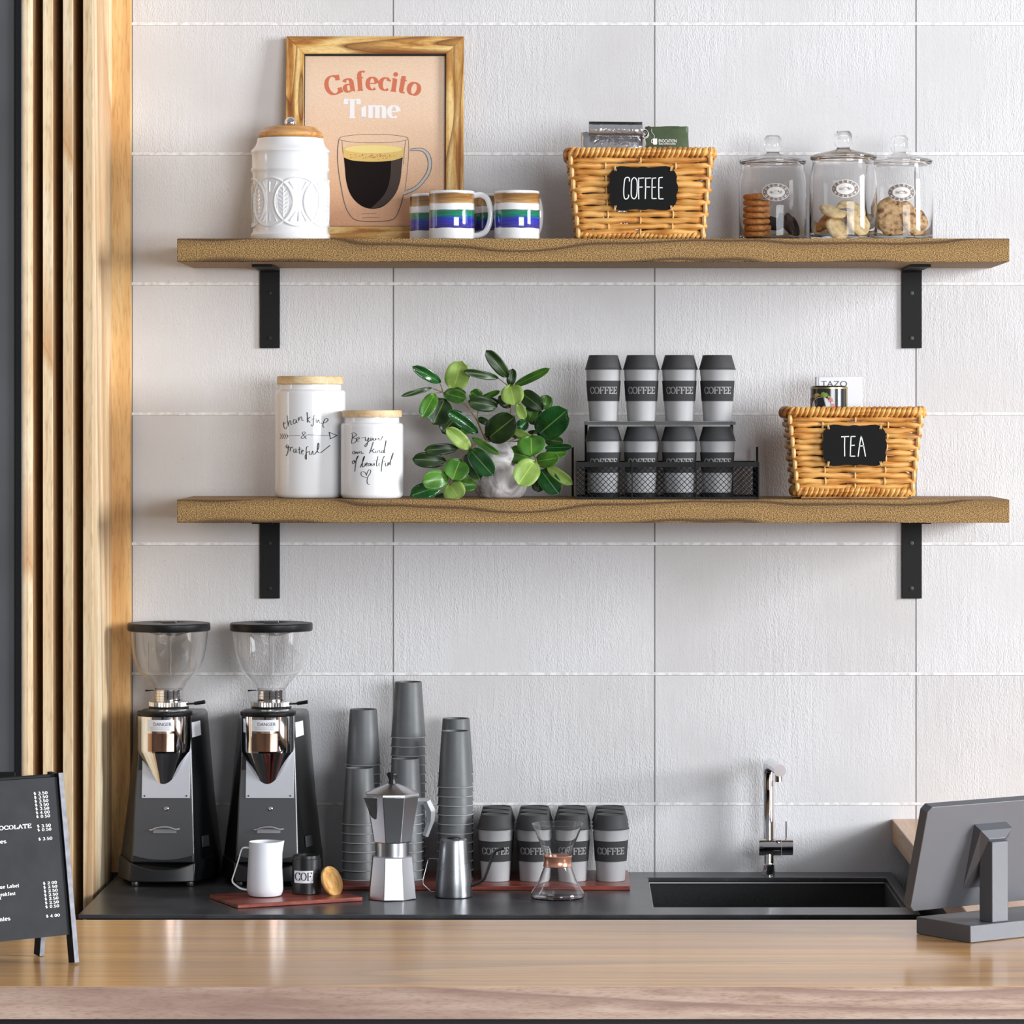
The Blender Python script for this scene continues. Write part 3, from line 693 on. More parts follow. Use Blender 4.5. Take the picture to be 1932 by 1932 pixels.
for i, l in enumerate(ol): ribbon(m, l, lambda d, i=i: (6.5 if i in (0,) else 5 if i < 3 else 3.4), lambda u, v: zf(u, v, .00803), 5, dens=14)
ribbon(m, smooth_path([(1322,1390),(1342,1385),(1435,1338),(1518,1232),(1537,1140),(1515,1062),(1462,1025),(1372,1028)], 4), lambda d: 22, lambda u, v: zf(u, v, .00808), 6, dens=14)
obj('coffee_glass_print', m, [COF, COF2, CRE, CRE2, CRD, OUT, LTO], post, smooth=False)

# ---- striped mugs
def mug_mat():
    m, nt, b = new('banded_glaze')
    tc = N(nt, 'ShaderNodeTexCoord'); sp = N(nt, 'ShaderNodeSeparateXYZ'); L(nt, tc.outputs['Object'], sp.inputs[0])
    mp = N(nt, 'ShaderNodeMapping'); L(nt, tc.outputs['Object'], mp.inputs[0]); mp.inputs['Scale'].default_value = (1,1,14)
    n = N(nt, 'ShaderNodeTexNoise', Scale=22.0, Detail=5.0); L(nt, mp.outputs[0], n.inputs['Vector'])
    n2 = N(nt, 'ShaderNodeTexNoise', Scale=30.0, Detail=4.0); L(nt, tc.outputs['Object'], n2.inputs['Vector'])
    z = math_n(nt, 'DIVIDE', sp.outputs[2], .09)
    z = math_n(nt, 'ADD', z, math_n(nt, 'MULTIPLY', math_n(nt, 'SUBTRACT', n2.outputs[0], .5), .06))
    H = lambda c: col(c)
    c = ramp(nt, z, [(0, H((70,120,118))), (.035, H((238,238,240))), (.235, H((240,240,242))), (.245, H((70,70,150))), (.30, H((78,74,170))), (.40, H((58,60,196))), (.455, H((40,92,170))), (.49, H((40,140,118))), (.56, H((30,128,96))), (.60, H((60,120,100))), (.615, H((240,240,242))), (.735, H((240,240,242))), (.75, H((196,160,110))), (.84, H((168,124,68))), (.93, H((140,100,48))), (.955, H((240,240,242))), (1, H((240,240,242)))])
    d = ramp(nt, n.outputs[0], [(.35, (.55,.5,.5,1)), (.65, (1.15,1.1,1.1,1))])
    inb = ramp(nt, z, [(.24,(0,0,0,1)),(.25,(1,1,1,1)),(.61,(1,1,1,1)),(.62,(0,0,0,1)),(.74,(0,0,0,1)),(.75,(1,1,1,1)),(.945,(1,1,1,1)),(.955,(0,0,0,1))])
    c = mix(nt, math_n(nt, 'MULTIPLY', inb, .75), c, mix(nt, 1.0, c, d, 'MULTIPLY'))
    L(nt, c, b.inputs['Base Color']); b.inputs['Roughness'].default_value = .08; b.inputs['Coat Weight'].default_value = .6; b.inputs['Coat Roughness'].default_value = .03
    return m
MUGM = mug_mat()
def mug(px, Y, hang, label, base=None):
    x = WX(px, Y)
    if base: return copy_tree(base, (x, Y, ZU), label, rz=hang)
    t = thing('striped_mug', label, 'mug', (x, Y, ZU), 'striped mugs on the upper shelf')
    Rm = .0418
    m = MB().lathe([(0,.001),(Rm-.003,.001),(Rm-.001,0),(Rm,.002),(Rm,.0885),(Rm-.0012,.0900),(Rm-.003,.0895),(Rm-.0036,.006),(0,.005)], (x,Y,ZU), 64)
    obj('mug_body', m, MUGM, t)
    h = smooth_path([(Rm-.002,.082),(Rm+.011,.0835),(Rm+.023,.076),(Rm+.0285,.058),(Rm+.0285,.038),(Rm+.021,.018),(Rm+.009,.0105),(Rm-.002,.009)], 5)
    m = MB().tube([(x+a, Y, ZU+z) for a, z in h], .0042, 10, flat=1.25)
    obj('handle', m, plain('white_mug_handle', (236,236,239), .12, coat=.5), t)
    t.rotation_euler = (0,0,hang); return t
mg = mug(852.5, -.215, 0, 'striped mug in front of the poster frame corner, handle fully in view')
mug(975, -.215, math.radians(52), 'striped mug standing nearest the coffee basket', mg)
mug(815, -.118, math.radians(-22), 'leftmost striped mug, half hidden behind the mug in front', mg)
mug(937, -.112, math.radians(75), 'striped mug seen through the handle of the front mug', mg)

# ================================================================ WOVEN BASKETS
def basket_mat():
    m, nt, b = new('woven_hyacinth')
    tc = N(nt, 'ShaderNodeTexCoord'); mp = N(nt, 'ShaderNodeMapping'); L(nt, tc.outputs['Object'], mp.inputs[0])
    mp.inputs['Rotation'].default_value = (0, .35, 0); mp.inputs['Scale'].default_value = (14, 14, 150)
    n = N(nt, 'ShaderNodeTexNoise', Scale=1.0, Detail=4.0); L(nt, mp.outputs[0], n.inputs['Vector'])
    n2 = N(nt, 'ShaderNodeTexNoise', Scale=20.0, Detail=2.0); L(nt, tc.outputs['Object'], n2.inputs['Vector'])
    f = math_n(nt, 'ADD', math_n(nt, 'MULTIPLY', n.outputs[0], .6), math_n(nt, 'MULTIPLY', n2.outputs[0], .45))
    c = ramp(nt, f, [(.38, col((150,84,28))), (.50, col((206,142,66))), (.62, col((230,178,102)))])
    L(nt, c, b.inputs['Base Color']); b.inputs['Roughness'].default_value = .45
    bump(nt, b, n.outputs[0], .35, .0012); return m
BASK = basket_mat(); STAKEM = plain('pale_stakes', (226,184,122), .5); CORDM = plain('pale_cord', (214,178,120), .6)
BOARDM = plain('black_chalkboard', (14,14,15), .7, spec=.2, bmp=.15, bscale=700)
def rrect(w, d, n=12, c=.016):
    """rounded rectangle loop, starting mid front, counter-clockwise seen from above"""
    pts = []
    def seg(ax, ay, bx, by, k):
        for i in range(k): pts.append((ax+(bx-ax)*i/k, ay+(by-ay)*i/k))
    h, q = w/2, d/2
    seg(-h+c, -q, h-c, -q, 2*n)
    for i in range(5): a = -PI/2+PI/2*i/5; pts.append((h-c+c*math.cos(a), -q+c+c*math.sin(a)))
    seg(h, -q+c, h, q-c, n)
    for i in range(5): a = PI/2*i/5; pts.append((h-c+c*math.cos(a), q-c+c*math.sin(a)))
    seg(h-c, q, -h+c, q, 2*n)
    for i in range(5): a = PI/2+PI/2*i/5; pts.append((-h+c+c*math.cos(a), q-c+c*math.sin(a)))
    seg(-h, q-c, -h, -q+c, n)
    for i in range(5): a = PI+PI/2*i/5; pts.append((-h+c+c*math.cos(a), -q+c+c*math.sin(a)))
    return pts
def basket(label, group, cx, yf, z0, zt, wt, wb, dt, db, rows, sign, bottom_rim, text, inside=None):
    yc = yf + dt/2
    t = thing('wicker_basket', label, 'basket', (cx, yc, z0), group)
    m = MB(); H = zt-z0; rim = .0105
    zlo = z0 + (.017 if bottom_rim else .008); zhi = zt-.019
    rad = (zhi-zlo)/rows/2*1.06
    for r in range(rows):
        z = zlo + (r+.5)*(zhi-zlo)/rows; f = (z-z0)/H
        w = wb+(wt-wb)*f - 2*rad; d = db+(dt-db)*f - 2*rad
        P = rrect(w, d); out = []; rd = []; n = len(P)
        ph = R.random()*6; tw = R.random()*6
        for i, (a, b) in enumerate(P):
            # strand passes behind a stake every second one, alternating by row
            u = a/(w/2)
            s = math.cos(u*2*PI*1.0) if r % 2 == 0 else -math.cos(u*2*PI*1.0)
            nx, ny = (0, -1) if b < -d/2+.002 else (0, 1) if b > d/2-.002 else ((1 if a > 0 else -1), 0)
            k = -.0022*s if ny else -.0022*math.cos(b/(d/2)*PI)*(1 if r % 2 else -1)
            out.append((cx+a+nx*k, yc+b+ny*k, z+.0011*math.sin(i*.45+ph)+.0006*math.sin(i*1.3+tw)))
            rd.append(rad*(1.0+.10*math.sin(i*.37+tw)+.05*math.sin(i*.9+ph)-(.30 if abs(s) > .93 and s > 0 else 0)))
        m.tube(out, rd, 10, loop=True)
    # stakes
    obj('weave', m, BASK, t)
    for u in (0, -.985, .985, -.5, .5):
        m = MB()
        for r in range(rows):
            if (abs(u) == .5) != (r % 2 == 1): continue
            z = zlo + (r+.5)*(zhi-zlo)/rows; f = (z-z0)/H
            w = wb+(wt-wb)*f; d = db+(dt-db)*f; hh = rad*.98
            x = cx+u*(w/2-rad*.9); R_ = .0018 if abs(u) < .9 else .0042
            yy = yc-d/2+ (rad*.55 if abs(u) < .9 else rad*.8)
            m.tube([(x, yy+.002, z-hh-.001), (x, yy-.0022, z-hh*.5), (x, yy-.0026, z), (x, yy-.0022, z+hh*.5), (x, yy+.002, z+hh+.001)], R_, 8)
        obj('stake', m, STAKEM, t)
    def rope(w, d, z, name, rad, nn):
        m = MB(); P = rrect(w, d, 20); per = []; T = 0
        Q = [Vector(p) for p in P]+[Vector(P[0])]
        Ls = [0]
        for a, b in zip(Q, Q[1:]): Ls.append(Ls[-1]+(b-a).length)
        tot = Ls[-1]; n = int(tot/nn)
        m.tube([(cx+a, yc+b, z) for a, b in P], rad*.62, 8, loop=True)
        for i in range(n):
            s = tot*i/n; j = 0
            while Ls[j+1] < s: j += 1
            f = (s-Ls[j])/(Ls[j+1]-Ls[j]); p = Q[j].lerp(Q[j+1], f); dr = (Q[j+1]-Q[j]).normalized(); nrm = Vector((dr.y, -dr.x))
            k = R.uniform(.85, 1.12); pts = []; rs = []
            for q in range(9):
                a = PI*(-.15+1.1*q/8)       # wrap from below-front over the top to the back
                off = math.cos(a); up = math.sin(a)
                pts.append((cx+p.x+nrm.x*rad*.62*math.cos(a-.4)+dr.x*(q/8-.5)*nn*.9, yc+p.y+nrm.y*rad*.62*math.cos(a-.4)+dr.y*(q/8-.5)*nn*.9, z+rad*.75*math.sin(a-.4)*1.0))
            pts = []
            for q in range(10):
                a = -1.2+3.4*q/9
                lean = (q/9-.5)*nn*1.2
                pts.append((cx+p.x+nrm.x*rad*.5*math.cos(a)+dr.x*lean, yc+p.y+nrm.y*rad*.5*math.cos(a)+dr.y*lean, z+rad*.72*math.sin(a)))
                rs.append(nn*.50*k*(.75+.25*math.sin(PI*q/9)))
            m.tube(pts, rs, 7)
        return obj(name, m, BASK, t)
    rope(wt-.012, dt-.012, zt-.0125, 'rim', .0105, .0092)
    if bottom_rim: rope(wb-.010, db-.010, z0+.0132, 'base_rope', .0105, .0092)
    else: rope(wb-.010, db-.010, z0+.0085, 'base_rope', .005, .0085)
    m = MB().box(cx-wb/2+.012, cx+wb/2-.012, yc-db/2+.012, yc+db/2-.012, z0+.0008, z0+.006); obj('base_mat', m, BASK, t)
    # chalkboard tag: rounded plaque with notched corners
    x0, x1, z1, z2, ys = sign
    xc, zc2 = (x0+x1)/2, (z1+z2)/2; a, b = (x1-x0)/2, (z2-z1)/2
    q = []
    def cr(sx, sz):
        c = []
        pr = [(1.0,.12),(.972,.22),(.955,.34),(.975,.52),(.93,.70),(.86,.84),(.76,.95),(.66,1.0),(.5,.985),(.35,.95),(.15,.93),(.06,.97)]
        return [(sx*p[0]*a, sz*p[1]*b) for p in pr]
    q = cr(1,1)+[( -p[0], p[1]) for p in reversed(cr(1,1))]+cr(-1,-1)+[(p[0], p[1]) for p in reversed(cr(1,-1))]
    m = MB().prism(q, lambda u, v: (xc+u, ys-.0012+(-.002-0)*0, zc2+v), lambda u, v: (xc+u, ys+.0010, zc2+v))
    tagm = obj('chalkboard_tag', m, BOARDM, t)
    m = MB(); fnt = lambda u, v: (u, ys-.0016, v)
    for st in text: ribbon(m, smooth_path(st, 4) if len(st) > 3 else st, lambda d: .0019, fnt, dens=.002)
    obj('chalk_lettering', m, CHALK, tagm, smooth=False)
    for sx in (-1, 1):
        for sz in (-1, 1):
            m = MB()
            for d in (-.0012, .0012):
                m.tube([(xc+sx*a*.82+d*.3+sx*sz*.0, ys+.002, zc2+sz*(b*1.02)), (xc+sx*a*.82+d*.5, ys-.0022, zc2+sz*b*.98), (xc+sx*a*.80+d, ys-.0024, zc2+sz*b*.80), (xc+sx*a*.80+d, ys+.001, zc2+sz*b*.76)], .0009, 6)
            obj('tie_cord', m, CORDM, tagm)
    return t
def chalk(Y, pts_lists, ox, oy, s):
    out = []
    for l in pts_lists:
        out.append([W(ox+a/s, oy+b/s, Y) for a, b in l])
    return out
YB = -.255
xc_ = (WX(1072,YB)+WX(1345,YB))/2
coffee_txt = chalk(YB, [[(792,712),(790,680),(770,670),(745,690),(735,780),(735,850),(745,885),(765,888),(782,870),(782,845)],
  [(840,670),(815,700),(810,780),(812,860),(838,888),(862,860),(870,780),(866,700),(840,670)],
  [(885,672),(884,780),(886,892)],[(885,680),(940,676)],[(885,770),(925,768)],[(955,672),(955,780),(952,890)],[(955,680),(1010,676)],[(955,768),(1000,768)],
  [(1022,680),(1020,780),(1020,885)],[(1022,680),(1062,676)],[(1022,772),(1058,770)],[(1020,885),(1066,885)],
  [(1090,678),(1088,780),(1090,888)],[(1090,675),(1128,670)],[(1090,775),(1128,775)],[(1090,888),(1136,888)]], 1040, 210, 5.367)
sg = (WX(1148,YB), WX(1279,YB), WZ(397.5,YB), WZ(313.5,YB), YB-.003)
basket('wicker basket tagged COFFEE, on the upper shelf between mugs and glass jars', None, xc_, YB, ZU, WZ(275.5,YB), .2735, .238, .175, .150, 13, sg, False, coffee_txt)
xt_ = (WX(1486,YB)+WX(1742,YB))/2
tea_txt = chalk(YB, [[(765,810),(855,805)],[(805,808),(803,920),(805,1032)],[(878,805),(872,920),(868,1032)],[(880,805),(928,805)],[(875,908),(920,905)],[(868,1030),(925,1030)],
  [(958,1036),(972,920),(992,800)],[(992,800),(1015,880),(1042,1034)],[(972,915),(1025,912)]], 1460, 690, 6.0375)
sg = (WX(1551,YB), WX(1673,YB), WZ(879.5,YB), WZ(801,YB), YB-.003)
basket('wicker basket tagged TEA, on the lower shelf', None, xt_, YB, ZL_, WZ(765.5,YB), .2560, .2180, .170, .145, 13, sg, True, tea_txt)

# ---- coffee bags in the upper basket
def foil():
    m, nt, b = new('silver_foil')
    b.inputs['Base Color'].default_value = col((205,205,209)); b.inputs['Metallic'].default_value = .85; b.inputs['Roughness'].default_value = .2
    tc = N(nt, 'ShaderNodeTexCoord'); n = N(nt, 'ShaderNodeTexNoise', Scale=45.0, Detail=3.0, Distortion=1.5); L(nt, tc.outputs['Object'], n.inputs['Vector']); bump(nt, b, n.outputs[0], .6, .004); return m
FOIL = foil()
Yq = -.165
def bag(name, label, px0, px1, ptop, prr, Y, mat, rollmat, rollz, depth, group=None):
    x0, x1 = WX(px0, Y), WX(px1, Y); zb = ZU+.0065; zt = WZ(ptop, Y)
    t = thing(name, label, 'bag', ((x0+x1)/2, Y, zb), group)
    m = MB(); n = 14; rows = []
    hs = [0, .15, .5, .8, 1]
    ds = [depth, depth*1.05, depth*.95, depth*.6, depth*.25]
    hh = (zt-zb) - (.010 if rollmat else 0)
    for h, d in zip(hs, ds):
        row = []
        for i in range(n*2):
            a = 2*PI*i/(2*n); ex = lambda v, p: math.copysign(abs(v)**p, v)
            ww = (x1-x0)/2*(1-.04*math.sin(h*PI)); row.append(((x0+x1)/2+ww*ex(math.cos(a),.4), Y+d/2*ex(math.sin(a),.5), zb+h*hh+.0015*math.sin(i*1.7+h*9)*(h > .1)))
        rows.append(row)
    vs = [v for r in rows for v in r]; k = 2*n
    fs = [(r*k+i, r*k+(i+1)%k, (r+1)*k+(i+1)%k, (r+1)*k+i) for r in range(len(rows)-1) for i in range(k)]+[tuple(range(k)), tuple((len(rows)-1)*k+i for i in range(k))]
    m.add(vs, fs); obj('bag_body', m, mat, t, angle=60)
    return t, x0, x1, zt
t, x0, x1, zt = bag('coffee_bag', 'silver foil coffee bag with rolled top, standing in the COFFEE basket', 1096, 1213, 240, 0, -.185, FOIL, FOIL, 0, .06)
m = MB(); Yr = -.213; zr = WZ(244,Yr); xa = WX(1111,Yr); xb = WX(1212,Yr)
sp = [((.0035+.0112*(1-i/44))*math.cos(-i*.38+1.9), (.0035+.0112*(1-i/44))*math.sin(-i*.38+1.9)) for i in range(45)]
sp = [(.022, .008),(.010,.0128)]+sp
outer = [(xa, Yr+p[0], zr+p[1]) for p in sp]; n = len(sp)
m.add([(xa, Yr+p[0], zr+p[1]) for p in sp]+[(xb, Yr+p[0], zr-.001+p[1]) for p in sp]+[(xa, Yr+p[0]*.93, zr+p[1]*.93) for p in sp]+[(xb, Yr+p[0]*.93, zr-.001+p[1]*.93) for p in sp],
      [(i,i+1,n+i+1,n+i) for i in range(n-1)]+[(2*n+i,3*n+i,3*n+i+1,2*n+i+1) for i in range(n-1)]+[(i,2*n+i,2*n+i+1,i+1) for i in range(n-1)]+[(n+i,n+i+1,3*n+i+1,3*n+i) for i in range(n-1)])
obj('rolled_top', m, FOIL, t, angle=60)
GREEN = plain('olive_green_foil', (72,84,58), .4, noise=.15, nscale=30, bmp=.3, bscale=60)
t, x0, x1, zt = bag('coffee_bag', 'olive green coffee bag with white print, standing in the COFFEE basket', 1217, 1299, 239.5, 0, -.150, GREEN, None, 0, .055)
m = MB(); Yf = -.1830
# printed panel hugging the front of the bag
x0p, x1p = WX(1230,Yf), WX(1297,Yf)
pan = MB(); nn = 10
rows = [(WX(1222,-.175), WX(1291,-.175), -.1665, WZ(241.5,-.17)), (WX(1220,-.18), WX(1297,-.18), -.1745, WZ(250,-.18)), (WX(1219,-.182), WX(1299,-.182), -.1792, WZ(262,-.18)), (WX(1219,-.182), WX(1300,-.182), -.1815, WZ(280,-.18))]
vs = []
for a, b, y, z in rows:
    for i in range(nn+1):
        u = i/nn; vs.append((a+(b-a)*u, y-.002*math.sin(PI*u)+.004*abs(2*u-1)**4, z+.001*math.sin(u*7)))
top = len(vs)
vs += [(v[0], v[1]+.004, v[2]) for v in vs[:top]]
fs = [(r*(nn+1)+i, r*(nn+1)+i+1, (r+1)*(nn+1)+i+1, (r+1)*(nn+1)+i) for r in range(3) for i in range(nn)]
fs += [tuple(q+top for q in reversed(f)) for f in fs]
fs += [(i, top+i, top+i+1, i+1) for i in range(nn)]
pan.add(vs, fs); fp = obj('front_panel', pan, GREEN, t)
m = MB(); slope = lambda x, z: (x, -.1855-.0 + (z-WZ(280,-.18))*.42*.5, z)
zz = WZ(269,-.183); sans_on(m, 'EVOCATION', .0088, lambda u, v: slope(WX(1242.5,-.183)+u, zz+v), bold=.00018, sx=.66)
sans_on(m, 'MICRO COFFEE ROASTERS', .0036, lambda u, v: slope(WX(1243,-.183)+u, zz-.0038+v), bold=.0001, sx=.72)
ux, uz = WX(1236,-.183), zz+.002
cup_ic = [(-.004,.0055),(.004,.0055),(.0038,-.004),(.0028,-.006),(-.0028,-.006),(-.0038,-.004)]
m.add([slope(ux+a, uz+b) for a, b in cup_ic], [tuple(range(6))])
ribbon(m, [(ux-.004,uz+.004),(ux-.0065,uz+.003),(ux-.0065,uz-.002),(ux-.004,uz-.003)], lambda d: .0010, slope)
ribbon(m, smooth_path([(ux-.001,uz+.006),(ux-.002,uz+.012),(ux-.006,uz+.018),(ux-.006,uz+.024)],4), lambda d: .0006, slope)
obj('printed_lettering', m, plain('white_bag_print', (232,232,226), .5), fp, smooth=False)
# curled white paper sleeve at the left of the green bag
m = MB(); sp = [((.002+.007*(1-i/30))*math.cos(i*.42+2.2), (.002+.0085*(1-i/30))*math.sin(i*.42+2.2)) for i in range(31)]
xq = WX(1216,-.19); zq = WZ(252,-.19); n = len(sp); sp = [(.002,-.022)]+sp; n += 1
m.add([(xq+p[0], -.207, zq+p[1]) for p in sp]+[(xq+p[0]+.002, -.172, zq+p[1]) for p in sp]+[(xq+p[0]*.86, -.207, zq+p[1]*.86) for p in sp]+[(xq+p[0]*.86+.002, -.172, zq+p[1]*.86) for p in sp],
   [(i,i+1,n+i+1,n+i) for i in range(n-1)]+[(2*n+i,3*n+i,3*n+i+1,2*n+i+1) for i in range(n-1)]+[(i,2*n+i,2*n+i+1,i+1) for i in range(n-1)])
obj('rolled_top', m, plain('white_bag_lining', (212,206,204), .5), t)
# ================================================================ GLASS JARS WITH BISCUITS
BISC = {}
def biscuit_mat(name, c1, c2, c3):
    m, nt, b = new(name); tc = N(nt, 'ShaderNodeTexCoord'); n = N(nt, 'ShaderNodeTexNoise', Scale=110.0, Detail=5.0); L(nt, tc.outputs['Object'], n.inputs['Vector'])
    L(nt, ramp(nt, n.outputs[0], [(.32, col(c1)), (.5, col(c2)), (.66, col(c3))]), b.inputs['Base Color']); b.inputs['Roughness'].default_value = .75
    bump(nt, b, n.outputs[0], .6, .003); return m
BB = biscuit_mat('golden_biscuit', (150,84,36), (196,124,62), (222,160,92))
BD = biscuit_mat('dark_cocoa_biscuit', (24,12,8), (46,28,20), (74,50,38))
BP = biscuit_mat('pale_biscuit', (206,166,106), (230,200,148), (240,218,176))
BC = biscuit_mat('chip_cookie', (96,56,34), (206,166,116), (226,192,146))
BG = biscuit_mat('taupe_biscuit', (120,104,96), (160,144,134), (188,172,160))
def biscuit(loc, rad, th, nrm, mat, label, group, wob=.05):
    m = MB(); n = 28; ph = R.random()*6
    prof = [(0,-th/2),(.7,-th/2),(.93,-th*.42),(1,-.05*th),(.95,.32*th),(.8,.46*th),(0,.56*th)]
    M = Vector((0,0,1)).rotation_difference(Vector(nrm).normalized()).to_matrix()
    for i, (r, h) in enumerate(prof):
        for j in range(n):
            a = 2*PI*j/n; w = 1+wob*math.sin(3*a+ph)+wob*.6*math.sin(7*a+ph*2)
            q = M @ Vector((r*rad*w*math.cos(a), r*rad*w*math.sin(a), h)); m.v.append((loc[0]+q.x, loc[1]+q.y, loc[2]+q.z))
    for i in range(len(prof)-1):
        for j in range(n): m.f.append((i*n+j, i*n+(j+1)%n, (i+1)*n+(j+1)%n, (i+1)*n+j)); m.m.append(0)
    o = obj('biscuit', m, mat, angle=80); return tag(o, label, 'biscuit', group)
def glass_jar(px, Y, topkn, lidy, wj, label, ovx, ovy):
    cx = WX(px, Y); Rj = wj/2000/rr(Y); t = thing('glass_jar', label, 'jar', (cx, Y, ZU), 'glass biscuit jars')
    H = WZ(lidy+3, Y)-ZU; nk = Rj-.006
    out = [(0,.0004),(Rj-.004,.0004),(Rj-.0008,.003),(Rj,.008),(Rj,H-.034),(Rj-.0015,H-.026),(nk+.001,H-.014),(nk,H-.009),(nk+.0005,H-.003),(nk+.0045,H-.001),(nk+.0045,H)]
    inn = [(nk-.002,H),(nk-.0025,H-.010),(Rj-.0045,H-.027),(Rj-.0030,H-.036),(Rj-.0030,.012),(Rj-.008,.006),(0,.005)]
    obj('jar_body', MB().lathe(out+inn, (cx,Y,ZU), 64), GLASS, t)
    lr = 62.5/1000/rr(Y)*wj/126; zk = WZ(topkn, Y)-ZU
    lid = [(nk-.0045,H+.0012),(nk-.004,H+.0008),(lr-.002,H+.0008),(lr,H+.002),(lr,H+.0045),(lr-.006,H+.0075),(.034,H+.0125),(.018,H+.0165),(.0125,H+.0185),(.0115,H+.021),(.0150,H+.024),(.0165,H+.029),(.0160,zk-.006),(.0120,zk-.001),(0,zk)]
    lid2 = [(0,H+.0172),(.010,H+.0158),(.018,H+.0148),(.034,H+.0108),(lr-.0075,H+.0050),(nk-.0045,H+.0022),(nk-.0045,H+.0012)]
    lo = obj('lid', MB().lathe(lid+lid2, (cx,Y,ZU), 64), GLASS, t)
    obj('seal', MB().lathe([(nk-.0035,H+.0002),(nk+.0015,H+.0002),(nk+.0015,H+.0007),(nk-.0035,H+.0007),(nk-.0035,H+.0002)], (cx,Y,ZU), 64, closed=False), plain('amber_seal', (196,150,110), .4), lo)
    # oval badge
    m = MB(); ex, ez = W(ovx, ovy, Y-Rj); f = on_cyl(cx, Y, Rj, .0004); f2 = on_cyl(cx, Y, Rj, .0007); f3 = on_cyl(cx, Y, Rj, .001)
    a, b = .0250, .0165; n = 48
    def ring(a0, b0, a1, b1, fn, mi):
        m.add([fn(ex+a0*math.cos(2*PI*i/n), ez+b0*math.sin(2*PI*i/n)) for i in range(n)]+[fn(ex+a1*math.cos(2*PI*i/n), ez+b1*math.sin(2*PI*i/n)) for i in range(n)], [(i,(i+1)%n,n+(i+1)%n,n+i) for i in range(n)], mi)
    ring(a, b, a-.0010, b-.0010, f2, 1); ring(a-.0010, b-.0010, a*.66, b*.62, f, 0); ring(a*.66, b*.62, .0001, .0001, f, 1)
    def curved(txt, top):
        w = len(txt); 
        for i, ch in enumerate(txt):
            aa = (PI/2 - (i-(w-1)/2)*.44) if top else (-PI/2 + (i-(w-1)/2)*.42)
            kx, kz = a*.80, b*.80; px_, pz_ = ex+kx*math.cos(aa), ez+kz*math.sin(aa)
            ro = aa-PI/2 if top else aa+PI/2; s = .0040; cw = GL[ch][0]/2
            lettering(m, ch, lambda u, v: f3(px_+((u-cw)*math.cos(ro)-(v-.5)*math.sin(ro))*s, pz_+((u-cw)*math.sin(ro)+(v-.5)*math.cos(ro))*s), thick=.2, thin=.12, mi=1)
    curved('FRENCH', True); curved('MEADOW', False)
    for s in (-1, 1):
        m.add([f3(ex+s*a*.83+.0012*math.cos(q*PI/4)*(1 if q%2 else .5), ez+.0012*math.sin(q*PI/4)*(1 if q%2 else .5)) for q in range(8)], [tuple(range(8))], 1)
    ribbon(m, smooth_path([(ex-.010,ez-.001),(ex-.004,ez+.0004),(ex,ez+.0035),(ex+.003,ez+.001),(ex+.010,ez)],4), lambda d: .0005, f3, 0)
    m.add([f3(ex+.005+.0010*math.cos(q*PI/4), ez+.002+.0016*math.sin(q*PI/4)) for q in range(8)], [tuple(range(8))], 0)
    ribbon(m, [(ex-.008,ez-.002),(ex+.008,ez-.0022)], lambda d: .0004, f3, 0)
    obj('oval_badge', m, [plain('taupe_badge', (128,114,108), .5), plain('pale_badge', (226,222,218), .5)], t, smooth=False)
    return cx, Rj
# left jar: a leaning stack of golden biscuits, a few dark ones
cx, Rj = glass_jar(1458, -.120, 255, 305, 128, 'round glass jar with golden and dark biscuits, leftmost of the three jars', 1464, 362.5)
zs = ZU+.007
names = ['bottom', 'second', 'third', 'fourth', 'fifth', 'sixth', 'seventh']
for i in range(7):
    biscuit((cx-.030+.0010*math.sin(i*2.1), -.125, zs+.0062+i*.0119), .0255, .0112, (.03*math.sin(i*3), -.05, 1), BB, f'golden biscuit in the left glass jar, {["lowest of the stack","second from the bottom of the stack","third from the bottom of the stack","middle of the stack","third from the top of the stack","second from the top of the stack","topmost of the stack"][i]}', 'golden biscuits in the left jar', .03)
for i, (dx, dy, dz, nr, rd) in enumerate([(.030,-.152,.024,(.9,-.45,.35),.0225),(.041,-.131,.020,(1,.1,.3),.0190),(.024,-.112,.026,(.8,-.3,.5),.0220),(.004,-.083,.025,(.3,-.6,.8),.020)]):
    biscuit((cx+dx, dy, zs+dz), rd, .008, nr, BD, ['dark cocoa biscuit leaning at the front of the left glass jar','dark cocoa biscuit against the right side of the left glass jar','dark cocoa biscuit behind the leaning one in the left glass jar','dark cocoa biscuit at the back of the left glass jar'][i], 'dark biscuits in the left jar')
# middle jar: a jumble of pale biscuits
cx, Rj = glass_jar(1591, -.215, 247, 297, 128, 'round glass jar filled with a jumble of pale biscuits, middle jar and nearest to view', 1595, 356)
J = [(-.020,-.238,.042,(.25,-.35,.9),.026,BP,'pale biscuit tilted at the upper left in the middle glass jar'),(.012,-.222,.046,(.1,-.55,.8),.028,BP,'round pale biscuit on top of the pile in the middle glass jar'),
     (-.012,-.250,.012,(.35,-.75,.55),.024,BP,'pale biscuit lying lowest at the front of the middle glass jar'),(.026,-.240,.020,(.6,-.7,.4),.026,BP,'pale biscuit standing at the lower right in the middle glass jar'),
     (-.034,-.215,.022,(-.7,-.3,.6),.022,BB,'golden biscuit against the left side of the middle glass jar'),(.002,-.236,.030,(.0,-.9,.35),.021,BG,'taupe biscuit in the centre of the middle glass jar'),
     (.034,-.205,.030,(.8,-.1,.55),.022,BG,'taupe biscuit against the right side of the middle glass jar'),(.0,-.185,.018,(.1,.4,.9),.028,BP,'pale biscuit at the back of the middle glass jar')]
for x, y, z, nr, rd, mt, lb in J: biscuit((cx+x, y, ZU+.008+z), rd, .0085, nr, mt, lb, 'biscuits in the middle jar')
